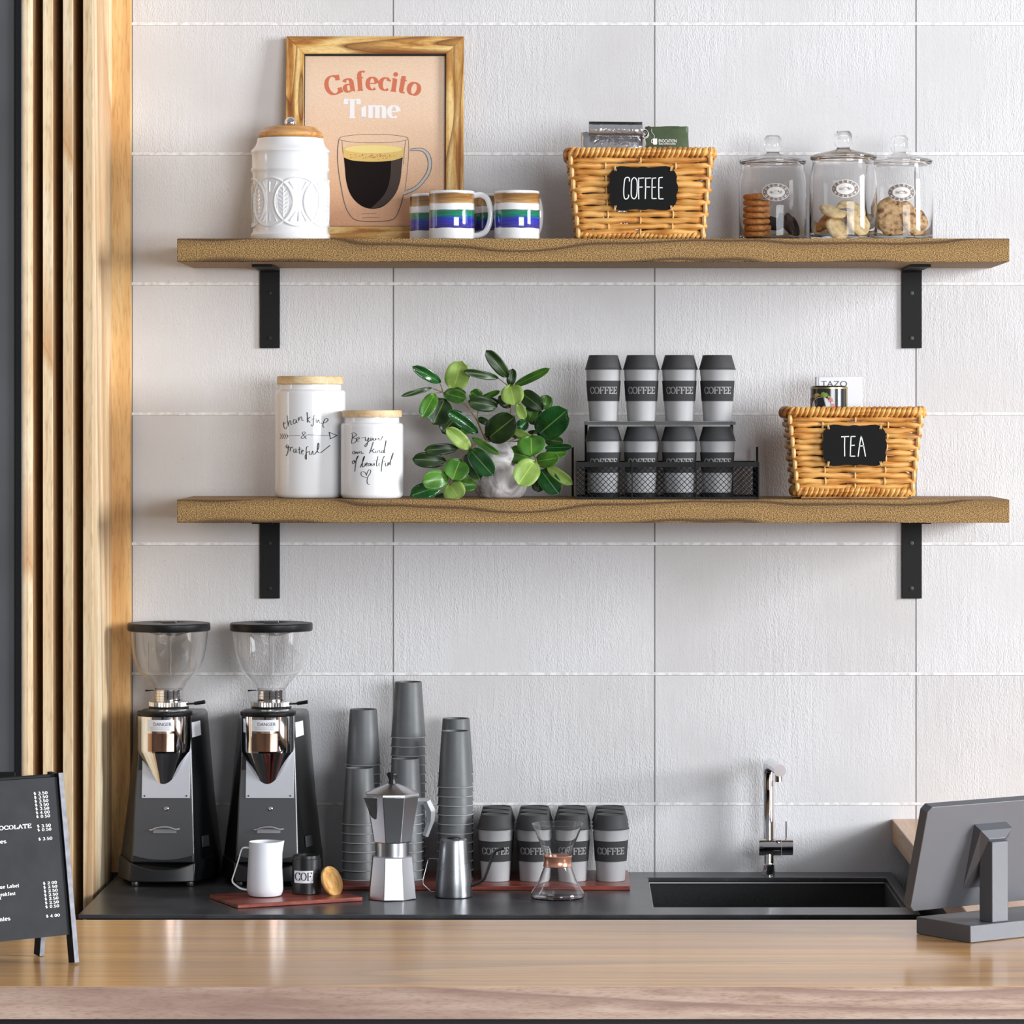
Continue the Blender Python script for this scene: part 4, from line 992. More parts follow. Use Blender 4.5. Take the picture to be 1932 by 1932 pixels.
# right jar: large chip cookies on edge
cx, Rj = glass_jar(1697, -.120, 255, 305, 126, 'round glass jar with large chip cookies, rightmost of the three jars', 1701, 363)
J = [(-.010,-.147,.039,(.12,-1,.10),.038,BC,'large chip cookie standing on edge at the front of the right glass jar'),(.026,-.138,.030,(.55,-.8,.35),.030,BC,'chip cookie leaning to the right in the right glass jar'),
     (-.014,-.125,.036,(-.2,-.9,.1),.034,BC,'chip cookie standing behind the front one in the right glass jar'),(.020,-.105,.030,(.3,-.8,.3),.030,BP,'pale cookie at the back of the right glass jar')]
for x, y, z, nr, rd, mt, lb in J: biscuit((cx+x, y, ZU+.008+z), rd, .009, nr, mt, lb, 'cookies in the right jar')

# ================================================================ LOWER SHELF
def script_jar(name, px, Y, wpx, lidw, py_lid0, py_lid1, label, lines, ink2=None, z0y=None):
    cx = WX(px, Y); k = rr(Y); Rj = wpx/2000/k; H = WZ(py_lid1, Y)-ZL_; Ht = WZ(py_lid0, Y)-ZL_; lr = lidw/2000/k
    t = thing('storage_jar', label, 'jar', (cx, Y, ZL_), 'white lettered storage jars')
    c = .0095
    prof = [(0,.0005)]+[(Rj-c+c*math.sin(a), c*1.0-c*math.cos(a)+.0003) for a in [i*PI/12 for i in range(0,7)]]+[(Rj, H-.018)]+[(Rj-.004+.004*math.cos(a), H-.0165+.006*math.sin(a)) for a in [i*PI/10 for i in range(0,6)]]+[(lr-.0038,H-.0095),(lr-.0045,H-.0075),(lr-.0045,H),(lr-.009,H),(lr-.009,.01),(0,.01)]
    body = obj('jar_body', MB().lathe(prof, (cx,Y,ZL_), 72), WHITE, t)
    obj('lid', MB().lathe([(0,H+.0003),(lr-.001,H+.0003),(lr,H+.0012),(lr,Ht-.0012),(lr-.0012,Ht),(0,Ht)], (cx,Y,ZL_), 64), wood('bamboo_lid', (214,176,128), (228,198,152), (238,214,174), 'x', across=60, along=6, rough=.5), t)
    m = MB(); f = on_cyl(cx, Y, Rj, .0004)
    for wd, ln in lines:
        q = [W(490+a/6.44, 690+b/6.44, Y-Rj*.8) for a, b in ln]
        q = smooth_path(q, 5) if len(q) > 2 and wd > 0 else q
        ribbon(m, q, lambda d, wd=abs(wd): wd*.00105*(.6+.6*abs(d.y)), f, dens=.004)
    obj('handwriting', m, INK, body, smooth=False)
T1 = [(1,[(285,680),(290,720),(298,755),(320,765),(335,740)]),(1,[(280,712),(320,690)]),(1,[(335,605),(338,660),(350,738)]),(1,[(350,715),(362,675),(378,672),(385,715),(398,712)]),
 (1,[(440,655),(420,655),(412,690),(425,705),(445,690),(448,655),(455,690),(470,690)]),(1,[(475,625),(482,675)]),(1,[(482,660),(500,625),(515,625),(522,665),(545,660)]),(1.2,[(582,565),(586,630),(588,690)]),(1.2,[(620,622),(590,655),(620,690)]),
 (1,[(685,598),(665,610),(660,660),(655,720),(640,732),(632,715)]),(1,[(640,652),(690,640)]),(1,[(690,650),(692,685),(705,690),(715,655)]),(1,[(722,655),(728,690),(750,700)]),(1.2,[(750,700),(800,690),(830,660),(815,640),(790,655),(775,700),(770,735),(785,750)]),
 (1,[(345,853),(500,845)]),(1,[(580,840),(850,848)]),(-1.3,[(840,808),(935,848),(855,890),(852,848),(840,808)]),
 (.8,[(575,890),(545,850),(525,815),(550,802),(560,820),(530,850),(510,875),(535,885),(560,865),(575,840)]),
 (1.2,[(350,960),(330,965),(322,990),(340,1000),(352,975),(345,1040),(330,1085),(318,1095)]),(1,[(362,990),(375,1000),(372,1040)]),(1,[(375,1005),(395,985),(400,1000)]),
 (1,[(440,1010),(420,1015),(418,1045),(432,1055),(445,1035),(445,1010),(452,1050),(470,1050)]),(1.1,[(490,985),(488,1030),(492,1065),(505,1070)]),(1,[(470,1020),(520,1010)]),(1,[(515,1050),(535,1035),(530,1022),(515,1040),(520,1070),(540,1070)]),
 (1.1,[(600,985),(580,985),(572,1030),(575,1100),(572,1138),(560,1110),(575,1060),(600,1040)]),(1,[(610,1035),(612,1070),(630,1080),(650,1035),(655,1075),(675,1075)]),(1.3,[(675,1075),(715,1010),(722,950),(712,945),(705,1000),(712,1050),(745,1055),(790,1020),(855,968)])]
for i in range(4): T1 += [(-.8,[(240+i*28,826),(264+i*27,854),(242+i*28,888)])]
T1 += [(.9,[(245,855),(345,853)])]
script_jar('thankful', 585.5, -.155, 133, 125.5, 710, 725.5, 'tall white jar lettered thankful and grateful, with a bamboo lid', T1)
T2 = [(1,[(1130,830),(1125,880),(1115,940)]),(1,[(1110,825),(1150,815),(1180,840),(1135,875),(1180,890),(1165,930),(1110,945)]),(1,[(1185,900),(1215,885),(1205,868),(1185,885),(1190,915),(1215,915)]),
 (1,[(1240,880),(1290,870),(1290,905),(1310,910),(1330,875),(1310,960),(1290,985),(1285,965),(1320,930),(1350,905)]),(1,[(1350,905),(1350,880),(1370,880),(1368,905),(1350,905),(1385,890)]),(1,[(1385,880),(1388,905),(1405,905),(1415,880),(1420,905)]),(1,[(1440,905),(1445,880),(1470,905),(1495,858)]),
 (1,[(1135,1040),(1130,1065),(1150,1070),(1160,1045),(1140,1035)]),(1,[(1165,1045),(1172,1068),(1185,1045),(1195,1068),(1210,1040)]),(1,[(1220,1065),(1222,1045),(1240,1045),(1245,1068),(1270,1060)]),
 (1.1,[(1385,925),(1365,990),(1345,1050),(1340,1065)]),(1,[(1350,1040),(1400,1010),(1370,1035),(1405,1060)]),(1,[(1415,1030),(1415,1058),(1430,1055)]),(1,[(1435,1055),(1442,1030),(1460,1030),(1465,1055),(1485,1050)]),(1.1,[(1505,1030),(1485,1035),(1485,1055),(1505,1050),(1530,960),(1535,910),(1520,1000),(1515,1055),(1530,1055)]),
 (1,[(1140,1155),(1125,1170),(1135,1190),(1155,1175),(1145,1150),(1165,1165)]),(1.2,[(1165,1175),(1195,1110),(1200,1095),(1180,1130),(1165,1220),(1158,1285)]),
 (1.2,[(1225,1235),(1260,1160),(1280,1100),(1262,1130),(1250,1220),(1270,1225),(1290,1195),(1270,1190)]),(1,[(1295,1205),(1315,1185),(1300,1180),(1298,1215),(1315,1215)]),(1,[(1345,1185),(1325,1190),(1325,1215),(1345,1205),(1350,1185),(1355,1215)]),(1,[(1365,1185),(1368,1212),(1390,1200),(1395,1183),(1398,1212)]),
 (1.2,[(1440,1100),(1425,1170),(1425,1215),(1440,1215)]),(.8,[(1400,1150),(1455,1140)]),(1,[(1455,1180),(1452,1210),(1465,1210)]),(1.2,[(1520,1095),(1500,1130),(1485,1220),(1480,1285)]),(.8,[(1480,1170),(1530,1160)]),(1.3,[(1530,1180),(1530,1215),(1550,1215),(1562,1175),(1565,1210)]),(1.2,[(1565,1210),(1600,1130),(1620,1060),(1600,1110),(1585,1190),(1590,1210)]),
 (1,[(1305,1335),(1280,1290),(1245,1290),(1235,1320),(1260,1345),(1310,1360)]),(1,[(1300,1330),(1330,1265),(1355,1275),(1345,1310),(1320,1350),(1310,1400),(1320,1435),(1345,1438)])]
script_jar('beautiful', 702, -.205, 118, 112, 774, 787.5, 'short white jar lettered Be your own kind of beautiful', T2)

# ---- rubber plant
Yp = -.155; kp = rr(Yp); pcx = WX(944, Yp)
t = thing('potted_rubber_plant', 'leafy rubber plant in a grey marbled pot between the white jars and the cup rack', 'plant', (pcx, Yp, ZL_))
def marble():
    m, nt, b = new('grey_marble'); tc = N(nt, 'ShaderNodeTexCoord')
    n = N(nt, 'ShaderNodeTexNoise', Scale=22.0, Detail=5.0, Distortion=1.6); L(nt, tc.outputs['Object'], n.inputs['Vector'])
    L(nt, ramp(nt, n.outputs[0], [(.32, col((104,98,98))), (.45, col((166,160,160))), (.60, col((214,208,208))), (.8, col((232,228,228)))]), b.inputs['Base Color'])
    b.inputs['Roughness'].default_value = .55; return m
s = 1/1000/kp; ztp = WZ(833.5, Yp)-ZL_
obj('pot', MB().lathe([(0,.0003),(.037,.0003),(.042,.004),(.0475,.013),(.0500,.024),(.0500,.035),(.0480,.055),(.0455,ztp-.002),(.0450,ztp),(.0415,ztp),(.041,ztp-.012),(0,ztp-.012)], (pcx,Yp,ZL_), 64), marble(), t)
obj('soil', MB().lathe([(0,ztp-.0118),(.0405,ztp-.0118),(.038,ztp-.008),(0,ztp-.006)], (pcx,Yp,ZL_), 32), plain('dark_soil', (52,38,28), .9, bmp=.8, bscale=200), t)
def leaf_mat(name, c1, c2, rough, vein, trans=0):
    m, nt, b = new(name); tc = N(nt, 'ShaderNodeTexCoord'); n = N(nt, 'ShaderNodeTexNoise', Scale=35.0, Detail=3.0); L(nt, tc.outputs['Object'], n.inputs['Vector'])
    c = ramp(nt, n.outputs[0], [(.35, col(c1)), (.65, col(c2))]); uv = N(nt, 'ShaderNodeUVMap'); sp = N(nt, 'ShaderNodeSeparateXYZ'); L(nt, uv.outputs[0], sp.inputs[0])
    d = math_n(nt, 'ABSOLUTE', math_n(nt, 'SUBTRACT', sp.outputs[1], .5))
    mid = math_n(nt, 'LESS_THAN', d, .022); edge = math_n(nt, 'GREATER_THAN', d, .487)
    sv = math_n(nt, 'SINE', math_n(nt, 'MULTIPLY', math_n(nt, 'SUBTRACT', sp.outputs[0], math_n(nt, 'MULTIPLY', d, .5)), 95.0))
    c = mix(nt, math_n(nt, 'MULTIPLY', math_n(nt, 'GREATER_THAN', sv, .82), .07), c, col(vein))
    c = mix(nt, math_n(nt, 'MAXIMUM', math_n(nt, 'MULTIPLY', mid, .85), math_n(nt, 'MULTIPLY', edge, .4)), c, col(vein))
    L(nt, c, b.inputs['Base Color']); b.inputs['Roughness'].default_value = rough
    b.inputs['Transmission Weight'].default_value = 0
    bump(nt, b, sv, .06, .0005)
    if trans:
        tr = N(nt, 'ShaderNodeBsdfTranslucent'); L(nt, c, tr.inputs[0]); ms = N(nt, 'ShaderNodeMixShader'); ms.inputs[0].default_value = trans
        L(nt, b.outputs[0], ms.inputs[1]); L(nt, tr.outputs[0], ms.inputs[2]); L(nt, ms.outputs[0], nt.nodes['Material Output'].inputs[0])
    return m
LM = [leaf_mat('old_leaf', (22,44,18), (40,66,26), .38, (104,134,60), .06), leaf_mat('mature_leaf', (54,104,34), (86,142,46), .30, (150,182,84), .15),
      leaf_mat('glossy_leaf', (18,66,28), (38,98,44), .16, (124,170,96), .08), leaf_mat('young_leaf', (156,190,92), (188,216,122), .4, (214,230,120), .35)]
O_, Mt, Gl, Yg = 0, 1, 2, 3
# base x,y  tip x,y  width  kind  depth at base, depth at tip, roll
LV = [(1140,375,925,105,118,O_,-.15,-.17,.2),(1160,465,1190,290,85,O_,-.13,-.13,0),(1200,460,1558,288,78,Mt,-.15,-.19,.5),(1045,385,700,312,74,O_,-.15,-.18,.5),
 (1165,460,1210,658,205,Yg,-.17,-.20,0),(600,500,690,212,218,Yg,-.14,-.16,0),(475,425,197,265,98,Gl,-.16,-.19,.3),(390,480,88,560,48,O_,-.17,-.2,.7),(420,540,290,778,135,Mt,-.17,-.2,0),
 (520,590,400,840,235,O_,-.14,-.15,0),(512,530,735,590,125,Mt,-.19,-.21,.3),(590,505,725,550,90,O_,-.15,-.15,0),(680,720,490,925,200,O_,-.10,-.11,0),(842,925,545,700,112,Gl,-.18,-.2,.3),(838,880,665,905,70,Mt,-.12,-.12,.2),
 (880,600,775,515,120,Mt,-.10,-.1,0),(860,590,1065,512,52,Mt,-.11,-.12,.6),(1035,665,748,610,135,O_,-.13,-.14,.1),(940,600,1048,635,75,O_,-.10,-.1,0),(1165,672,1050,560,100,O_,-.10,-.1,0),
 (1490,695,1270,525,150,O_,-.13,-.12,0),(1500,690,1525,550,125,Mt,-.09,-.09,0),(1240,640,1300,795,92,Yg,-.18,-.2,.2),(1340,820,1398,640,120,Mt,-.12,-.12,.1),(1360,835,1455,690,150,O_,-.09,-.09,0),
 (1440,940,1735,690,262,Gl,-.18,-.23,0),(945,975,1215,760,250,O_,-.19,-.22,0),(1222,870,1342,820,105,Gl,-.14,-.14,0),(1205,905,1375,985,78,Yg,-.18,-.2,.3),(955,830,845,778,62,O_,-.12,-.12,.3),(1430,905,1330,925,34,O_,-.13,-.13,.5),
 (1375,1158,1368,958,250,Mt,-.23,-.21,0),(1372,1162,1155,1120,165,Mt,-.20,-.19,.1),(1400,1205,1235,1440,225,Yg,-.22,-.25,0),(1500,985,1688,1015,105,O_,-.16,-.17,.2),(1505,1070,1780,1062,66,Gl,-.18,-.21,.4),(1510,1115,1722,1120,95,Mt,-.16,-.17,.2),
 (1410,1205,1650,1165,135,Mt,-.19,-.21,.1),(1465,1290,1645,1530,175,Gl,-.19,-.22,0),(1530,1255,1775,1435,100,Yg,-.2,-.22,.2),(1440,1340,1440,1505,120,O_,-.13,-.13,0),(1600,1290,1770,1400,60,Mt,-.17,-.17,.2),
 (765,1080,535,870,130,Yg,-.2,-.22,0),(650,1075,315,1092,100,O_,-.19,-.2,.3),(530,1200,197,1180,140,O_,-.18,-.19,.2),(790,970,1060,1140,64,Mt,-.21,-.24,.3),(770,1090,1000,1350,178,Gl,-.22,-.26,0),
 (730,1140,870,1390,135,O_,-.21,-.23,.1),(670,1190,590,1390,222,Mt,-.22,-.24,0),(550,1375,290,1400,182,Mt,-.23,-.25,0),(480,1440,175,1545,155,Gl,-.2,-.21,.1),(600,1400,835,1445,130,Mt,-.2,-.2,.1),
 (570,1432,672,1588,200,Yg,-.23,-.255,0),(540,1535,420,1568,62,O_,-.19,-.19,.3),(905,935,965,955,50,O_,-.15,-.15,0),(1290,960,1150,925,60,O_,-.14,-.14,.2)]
ZO = (740, 640, 5.2216)
def zp(a, b, Y): x, z = W(ZO[0]+a/ZO[2], ZO[1]+b/ZO[2], Y); return Vector((x, Y, z))
fol = MB(); UV = []
for bx, by, tx, ty, wd, kd, ya, yb_, roll in LV:
    B = zp(bx, by, ya); T = zp(tx, ty, yb_); ln = (T-B).length; ax = (T-B).normalized()
    vw = Vector((0,-1,0)); sd = ax.cross(vw).normalized(); nm = sd.cross(ax).normalized()
    if nm.y > 0: nm = -nm
    wid = wd*1.2/ZO[2]/1000/rr(ya)/2; nl, nw = 12, 6
    st = len(fol.v)
    for i in range(nl+1):
        u = i/nl; prof = math.sin(PI*min(1, u**1.08))**.46 if 0 < u < 1 else 0
        prof = prof*(.96+.04*math.sin(9*u)) if 0 < u < 1 else 0
        w = wid*max(prof, .015); bend = -.10*ln*math.sin(PI*u)*(1 if roll < .4 else .4)
        for j in range(nw+1):
            v = j/nw*2-1; cup = .18*wid*abs(v)**1.3 * (1+roll)
            p = B + ax*(ln*u) + sd*(w*v) - nm*bend*.9 + nm*(cup+.0012*math.sin(7*u+v*2))
            p.z = max(p.z, ZL_+.0015) if p.y > -.295 else p.z
            p.y = min(p.y, -.012)
            fol.v.append(tuple(p)); UV.append((u, j/nw))
    for i in range(nl):
        for j in range(nw):
            a = st+i*(nw+1)+j; fol.f.append((a, a+1, a+nw+2, a+nw+1)); fol.m.append(kd)
def raw_mesh(name, mb, mats, parent, uvs):
    off = ORIG[parent.name]; me = bpy.data.meshes.new(name); me.from_pydata([tuple(Vector(v)-off) for v in mb.v], [], mb.f)
    for q in mats: me.materials.append(q)
    me.polygons.foreach_set('material_index', mb.m); me.polygons.foreach_set('use_smooth', [True]*len(me.polygons))
    ul = me.uv_layers.new(name='UVMap')
    for lp in me.loops: ul.data[lp.index].uv = uvs[lp.vertex_index]
    o = bpy.data.objects.new(name, me); link(o); o.parent = parent; ORIG[o.name] = off
    md = o.modifiers.new('thickness', 'SOLIDIFY'); md.thickness = .0005
    return o
raw_mesh('foliage', fol, LM, t, UV)
m = MB()
def stem(pts, r0, r1, ys):
    q = [zp(a, b, y) for (a, b), y in zip(pts, ys)]; q = smooth_path([tuple(v) for v in q], 4); n = len(q)
    m.tube(q, [r0+(r1-r0)*i/(n-1) for i in range(n)], 7)
stem([(1040,1030),(930,990),(880,900),(835,800),(760,690),(690,620),(600,560),(500,525),(400,485)], .0020, .0009, [-.155,-.155,-.155,-.15,-.15,-.15,-.16,-.165,-.17])
stem([(500,525),(485,470),(465,425)], .0011, .0008, [-.165,-.16,-.16]); stem([(500,525),(430,530)], .001, .0008, [-.165,-.17]); stem([(600,545),(610,495)], .001, .0008, [-.155,-.14])
stem([(835,800),(840,740),(850,700)], .0011, .0009, [-.15,-.14,-.13])
stem([(1060,1030),(960,1000),(880,1010),(820,1040),(750,1120),(680,1190),(600,1330),(555,1420),(525,1500)], .0020, .0010, [-.155,-.16,-.19,-.2,-.205,-.205,-.21,-.21,-.2])
stem([(820,1040),(760,1085),(645,1075)], .0012, .0008, [-.2,-.2,-.19])
stem([(1100,1030),(1150,900),(1170,740),(1170,640),(1130,450)], .0020, .0010, [-.155,-.15,-.145,-.145,-.15]); stem([(1130,450),(1045,385)], .001, .0008, [-.15,-.15])
stem([(1120,1030),(1210,980),(1310,890),(1340,800),(1390,720),(1490,695)], .0018, .0009, [-.155,-.14,-.12,-.115,-.115,-.12])
stem([(1110,1030),(1300,990),(1400,930),(1440,940)], .0016, .001, [-.155,-.17,-.175,-.18]); stem([(1130,1030),(1280,1040),(1400,1150),(1430,1230),(1500,1270),(1530,1258)], .0018, .0009, [-.155,-.18,-.2,-.2,-.195,-.2])
stem([(1400,1150),(1450,1080),(1510,1070)], .0012, .0008, [-.2,-.185,-.18])
obj('stem', m, plain('brown_green_stem', (112,92,54), .5, noise=.2, nscale=80), t)

# ---- takeaway cups: one built, the rest copies
FROST = plain('frosted_grey_cup', (168,168,170), .5, noise=.03, nscale=30); SLV = plain('charcoal_sleeve', (58,58,60), .75, spec=.25); LIDM = plain('dark_grey_lid', (66,66,68), .6, spec=.3, bmp=.2, bscale=900)
LTX = plain('grey_cup_print', (150,150,150), .6)
def to_go(loc, label, group):
    x, y, z = loc; t = thing('takeaway_cup', label, 'cup', loc, group)
    h = .1215; rb, rt = .0258, .0320; zl = h-.0255
    rad = lambda zz: rb+(rt-rb)*zz/zl
    obj('cup_body', MB().lathe([(0,.002),(rb-.002,.002),(rb-.0015,0),(rb,.0005),(rad(.037),.037),(rad(.075),.075),(rt,zl),(rt+.0004,zl+.001),(rt-.001,zl+.002),(rt-.002,zl),(rb-.0012,.005),(0,.005)], loc, 48), FROST, t)
    s = obj('sleeve', MB().lathe([(rad(.037)+.0002,.0370),(rad(.037)+.0011,.0370),(rad(.0745)+.0013,.0745),(rad(.0745)+.0002,.0745),(rad(.037)+.0002,.0370)], loc, 48, closed=False), SLV, t)
    obj('lid', MB().lathe([(rt+.0004,zl-.0005),(rt+.0020,zl-.0012),(rt+.0022,zl+.0002),(rt+.0012,zl+.0012),(rt+.0006,zl+.004),(.0268,h-.0008),(.0262,h),(.0246,h),(.0240,h-.0014),(0,h-.0014),(0,h-.003),(.0235,h-.003),(rt-.0008,zl+.001),(rt+.0004,zl-.0005)], loc, 48, closed=False), LIDM, t)
    m = MB(); rm = rad(.0555)+.0018; st, w = text_strokes('COFFEE', .02); sc_ = .0560/w
    ff = lambda u, v: (x+(rm+(v-.5)*.0008)*math.sin((u-w/2)*sc_/rm), y-(rm+(v-.5)*.0008)*math.cos((u-w/2)*sc_/rm), z+.0508+v*.0118)
    lettering(m, 'COFFEE', ff, thick=.20, thin=.09, sthick=.09, track=.02)
    obj('lettering', m, LTX, s, smooth=False)
    return t
# rack
Yk = -.145; zd = WZ(795.5, -.17)
cups = []
first = None
ords = ['leftmost', 'second from left', 'third from left', 'rightmost']
for row, (z0, place_) in enumerate(((zd+.0008, 'on the top tray of the black rack'), (WZ(929.5,-.17), 'inside the mesh of the black rack'))):
    for i in range(4):
        loc = (WX(1138.5+71.6*i, -.165), -.165, z0); lb = f'grey takeaway coffee cup {place_}, {ords[i]}'
        if first is None: first = to_go(loc, lb, 'takeaway cups in the rack')
        else: copy_tree(first, loc, lb)
bcups = []
for j, (Y, nm) in enumerate(((-.188, 'front row'), (-.120, 'middle row'), (-.052, 'back row'))):
    for i in range(4):
        o = copy_tree(first, (WX(935.2+72.4*i, -.188), Y, .9077), f'grey takeaway coffee cup on the long red board, {nm}, {ords[i]}'); o['group'] = 'takeaway cups on the red board'

t = thing('wire_cup_rack', 'black wire rack of two levels holding takeaway cups', 'rack', (WX(1258,-.2), -.17, ZL_))
yf, yb = -.262, -.055; xa, xb = WX(1087.5,yf), WX(1431.5,yf); zr = WZ(876,yf); zt = WZ(871.5,yf)
m = MB()
m.box(xa-.0012, xb+.0012, yf-.001, yf+.0012, WZ(881,yf), zt); m.box(xa, xb, yb-.0012, yb+.0012, WZ(881,yb), WZ(869.5,yb)); m.box(xa-.0012, xa+.0012, yf, yb, WZ(881,yf), zt-.0002); m.box(xb-.0012, xb+.0012, yf, yb, WZ(881,yf), zt-.0002)
m.box(xa-.001, xb+.001, yf-.001, yf+.0015, ZL_+.0004, ZL_+.004)
m.box(xa, xb, yb-.0015, yb+.0015, ZL_+.0004, ZL_+.004); m.box(xa-.001, xa+.001, yf, yb, ZL_+.0004, ZL_+.004); m.box(xb-.001, xb+.001, yf, yb, ZL_+.0004, ZL_+.004)
obj('basket_frame', m, BLACK, t)
gm = metal('thin_edge_steel', (120,120,122), .4)
for px in (1087.5, 1192.5, 1313.6, 1431.5):
    x = WX(px, yf); obj('upright', MB().box(x-.0011, x+.0011, yf-.0022, yf-.0011, ZL_+.0004, zt), BLACK, t)
obj('base_tray', MB().box(xa+.001, xb-.001, yf+.0015, yb-.0015, ZL_+.0008, ZL_+.0022), BLACK, t)
m = MB()
def diamonds(p0, ux, w, z0, z1, nx=None):
    st = .0102; h = z1-z0; k = int((w+h)/st)+1
    for i in range(k+1):
        s = i*st
        for sg in (1, -1):
            a0, a1 = s-h, s
            u0, v0 = max(a0, 0), (0-a0 if a0 < 0 else 0); u1, v1 = min(a1, w), (h if a1 <= w else h-(a1-w))
            if u1 <= u0: continue
            if sg == -1: u0, u1 = w-u0, w-u1
            e = .0006*sg
            m.tube([(p0[0]+ux[0]*u0+ux[1]*e, p0[1]+ux[1]*u0+ux[0]*e, z0+v0), (p0[0]+ux[0]*u1+ux[1]*e, p0[1]+ux[1]*u1+ux[0]*e, z0+v1)], .00055, 4, caps=False)
z0_, z1_ = ZL_+.003, WZ(880,yf)
diamonds((xa, yf+.0003), (1,0), xb-xa, z0_, z1_); diamonds((xa, yb), (1,0), xb-xa, z0_, z1_); diamonds((xa, yf), (0,1), yb-yf, z0_, z1_); diamonds((xb, yf), (0,1), yb-yf, z0_, z1_)
obj('wire_mesh', m, BLACK, t)
# upper tray carried by two posts at the back
xu, xv = WX(1102,-.200), WX(1388,-.200)
m = MB().box(xu, xv, -.200, -.130, zd-.0058, zd-.0002)
obj('upper_tray', m, plain('grey_powder_coat', (66,68,68), .5), t)
m = MB()
for x in (xu+.004, xv-.004): m.tube([(x, -.1265, ZL_+.0022), (x, -.1265, zd+.0002)], .0028, 10)
for x in (xu+.004, xv-.004): m.tube([(x, -.1265, ZL_+.0044), (x, yb, ZL_+.0044)], .0020, 8)
obj('back_post', m, BLACK, t)
for px in (1080.5, 1428.5):
    x = WX(px, -.060); obj('side_post', MB().tube([(x, -.060, ZL_+.0006), (x, -.060, WZ(843,-.060))], .0021, 10), BLACK, t)
m = MB()
for i in range(4):
    x = WX(1138.5+71.6*i, -.165); m.lathe([(.020,0),(.030,0),(.030,WZ(929.5,-.17)-ZL_-.0026),(.020,WZ(929.5,-.17)-ZL_-.0026),(.020,0)], (x,-.165,ZL_+.0023), 24, closed=False)
obj('cup_riser', m, BLACK, t)

# ---- tea packages inside the lower basket
Yt = -.138; x0, x1 = WX(1540,Yt), WX(1627,Yt); zt = WZ(711,Yt); zb = ZL_+.0065
t = thing('tea_box', 'plain white TAZO tea carton standing at the back of the TEA basket', 'box', ((x0+x1)/2, Yt+.02, zb))
obj('carton', MB().box(x0+.0045, x1, Yt-.002, Yt+.034, zb, zt), plain('white_carton', (236,234,238), .5), t, bevel=.0008)
obj('side_flap', MB().box(x0, x0+.0044, Yt-.0015, Yt+.034, zb, zt), plain('grey_carton_side', (206,204,208), .5), t, bevel=.0005)
m = MB(); sans_on(m, 'TAZO', .0152, lambda u, v: (WX(1549,Yt)+u, Yt-.0024, WZ(729.5,Yt)+v), sx=1.18)
sans_on(m, 'zen', .0085, lambda u, v: (WX(1594,Yt)+u, Yt-.0024, WZ(752,Yt)+v), mi=1) if False else None
obj('lettering', m, plain('grey_box_print', (84,84,88), .5), t, smooth=False)
Yt = -.185; cx = WX(1564,Yt); Rt_ = .0342; zt = WZ(728,Yt)
t = thing('tea_tin', 'dark round tea tin with gold bands and a flower wreath label', 'tin', (cx, Yt, zb))
H = zt-zb
tin = obj('tin_body', MB().lathe([(0,0),(Rt_,0),(Rt_,H-.0026),(Rt_-.0026,H),(0,H)], (cx,Yt,zb), 56), plain('dark_tin', (40,40,44), .22, coat=.5), t)
GOLD = metal('pale_gold_band', (190,176,110), .35)
m = MB().lathe([(Rt_+.0003,H-.0055),(Rt_+.0006,H-.0055),(Rt_+.0006,H-.0030),(Rt_+.0003,H-.0030),(Rt_+.0003,H-.0055)], (cx,Yt,zb), 56, closed=False)
obj('gold_band', m, GOLD, tin)
f = on_cyl(cx, Yt, Rt_, .0006); m = MB(); gx0, gx1 = cx+Rt_*.86, cx+Rt_*.93
m.add([f(gx0, zb+.01), f(gx1, zb+.01), f(gx1, zt-.005), f(gx0, zt-.005)], [(0,1,2,3)]); obj('gold_edge', m, GOLD, tin, smooth=False)
m = MB(); wx, wz = WX(1550.5,Yt-Rt_), WZ(765,Yt-Rt_)
f1 = on_cyl(cx, Yt, Rt_, .0008); f0 = on_cyl(cx, Yt, Rt_, .0005)
for i in range(60):
    a = R.uniform(-.3, PI+.3); rd = R.uniform(.0165, .0225); s = R.uniform(.0016, .0034); px_, pz_ = wx+rd*math.cos(a), wz+rd*math.sin(a)
    an = R.uniform(0, PI); q = [(px_+s*math.cos(an), pz_+s*math.sin(an)),(px_-.5*s*math.sin(an), pz_+.5*s*math.cos(an)),(px_-s*math.cos(an), pz_-s*math.sin(an)),(px_+.5*s*math.sin(an), pz_-.5*s*math.cos(an))]
    m.add([f1(*p) for p in q], [(0,1,2,3)], R.choice([0,0,0,1,2,0]))
for (dx, dz, k) in ((.0165,.010,2),(-.019,.006,2),(.003,.021,0),(-.008,.019,1),(.0205,.0,2)):
    for q in range(5):
        a = 2*PI*q/5; m.add([f1(wx+dx+.0022*math.cos(a)+.0018*math.cos(b*PI/4), wz+dz+.0022*math.sin(a)+.0018*math.sin(b*PI/4)) for b in range(8)], [tuple(range(8))], k)
m.add([f0(wx+.0160*math.cos(2*PI*i/36), wz+.0160*math.sin(2*PI*i/36)) for i in range(36)], [tuple(range(36))], 3)
obj('wreath_label', m, [plain('leaf_print', (140,170,70), .5), plain('amber_print', (210,170,80), .5), plain('pink_print', (214,110,120), .5), plain('white_print_disc', (228,228,230), .5)], tin, smooth=False)
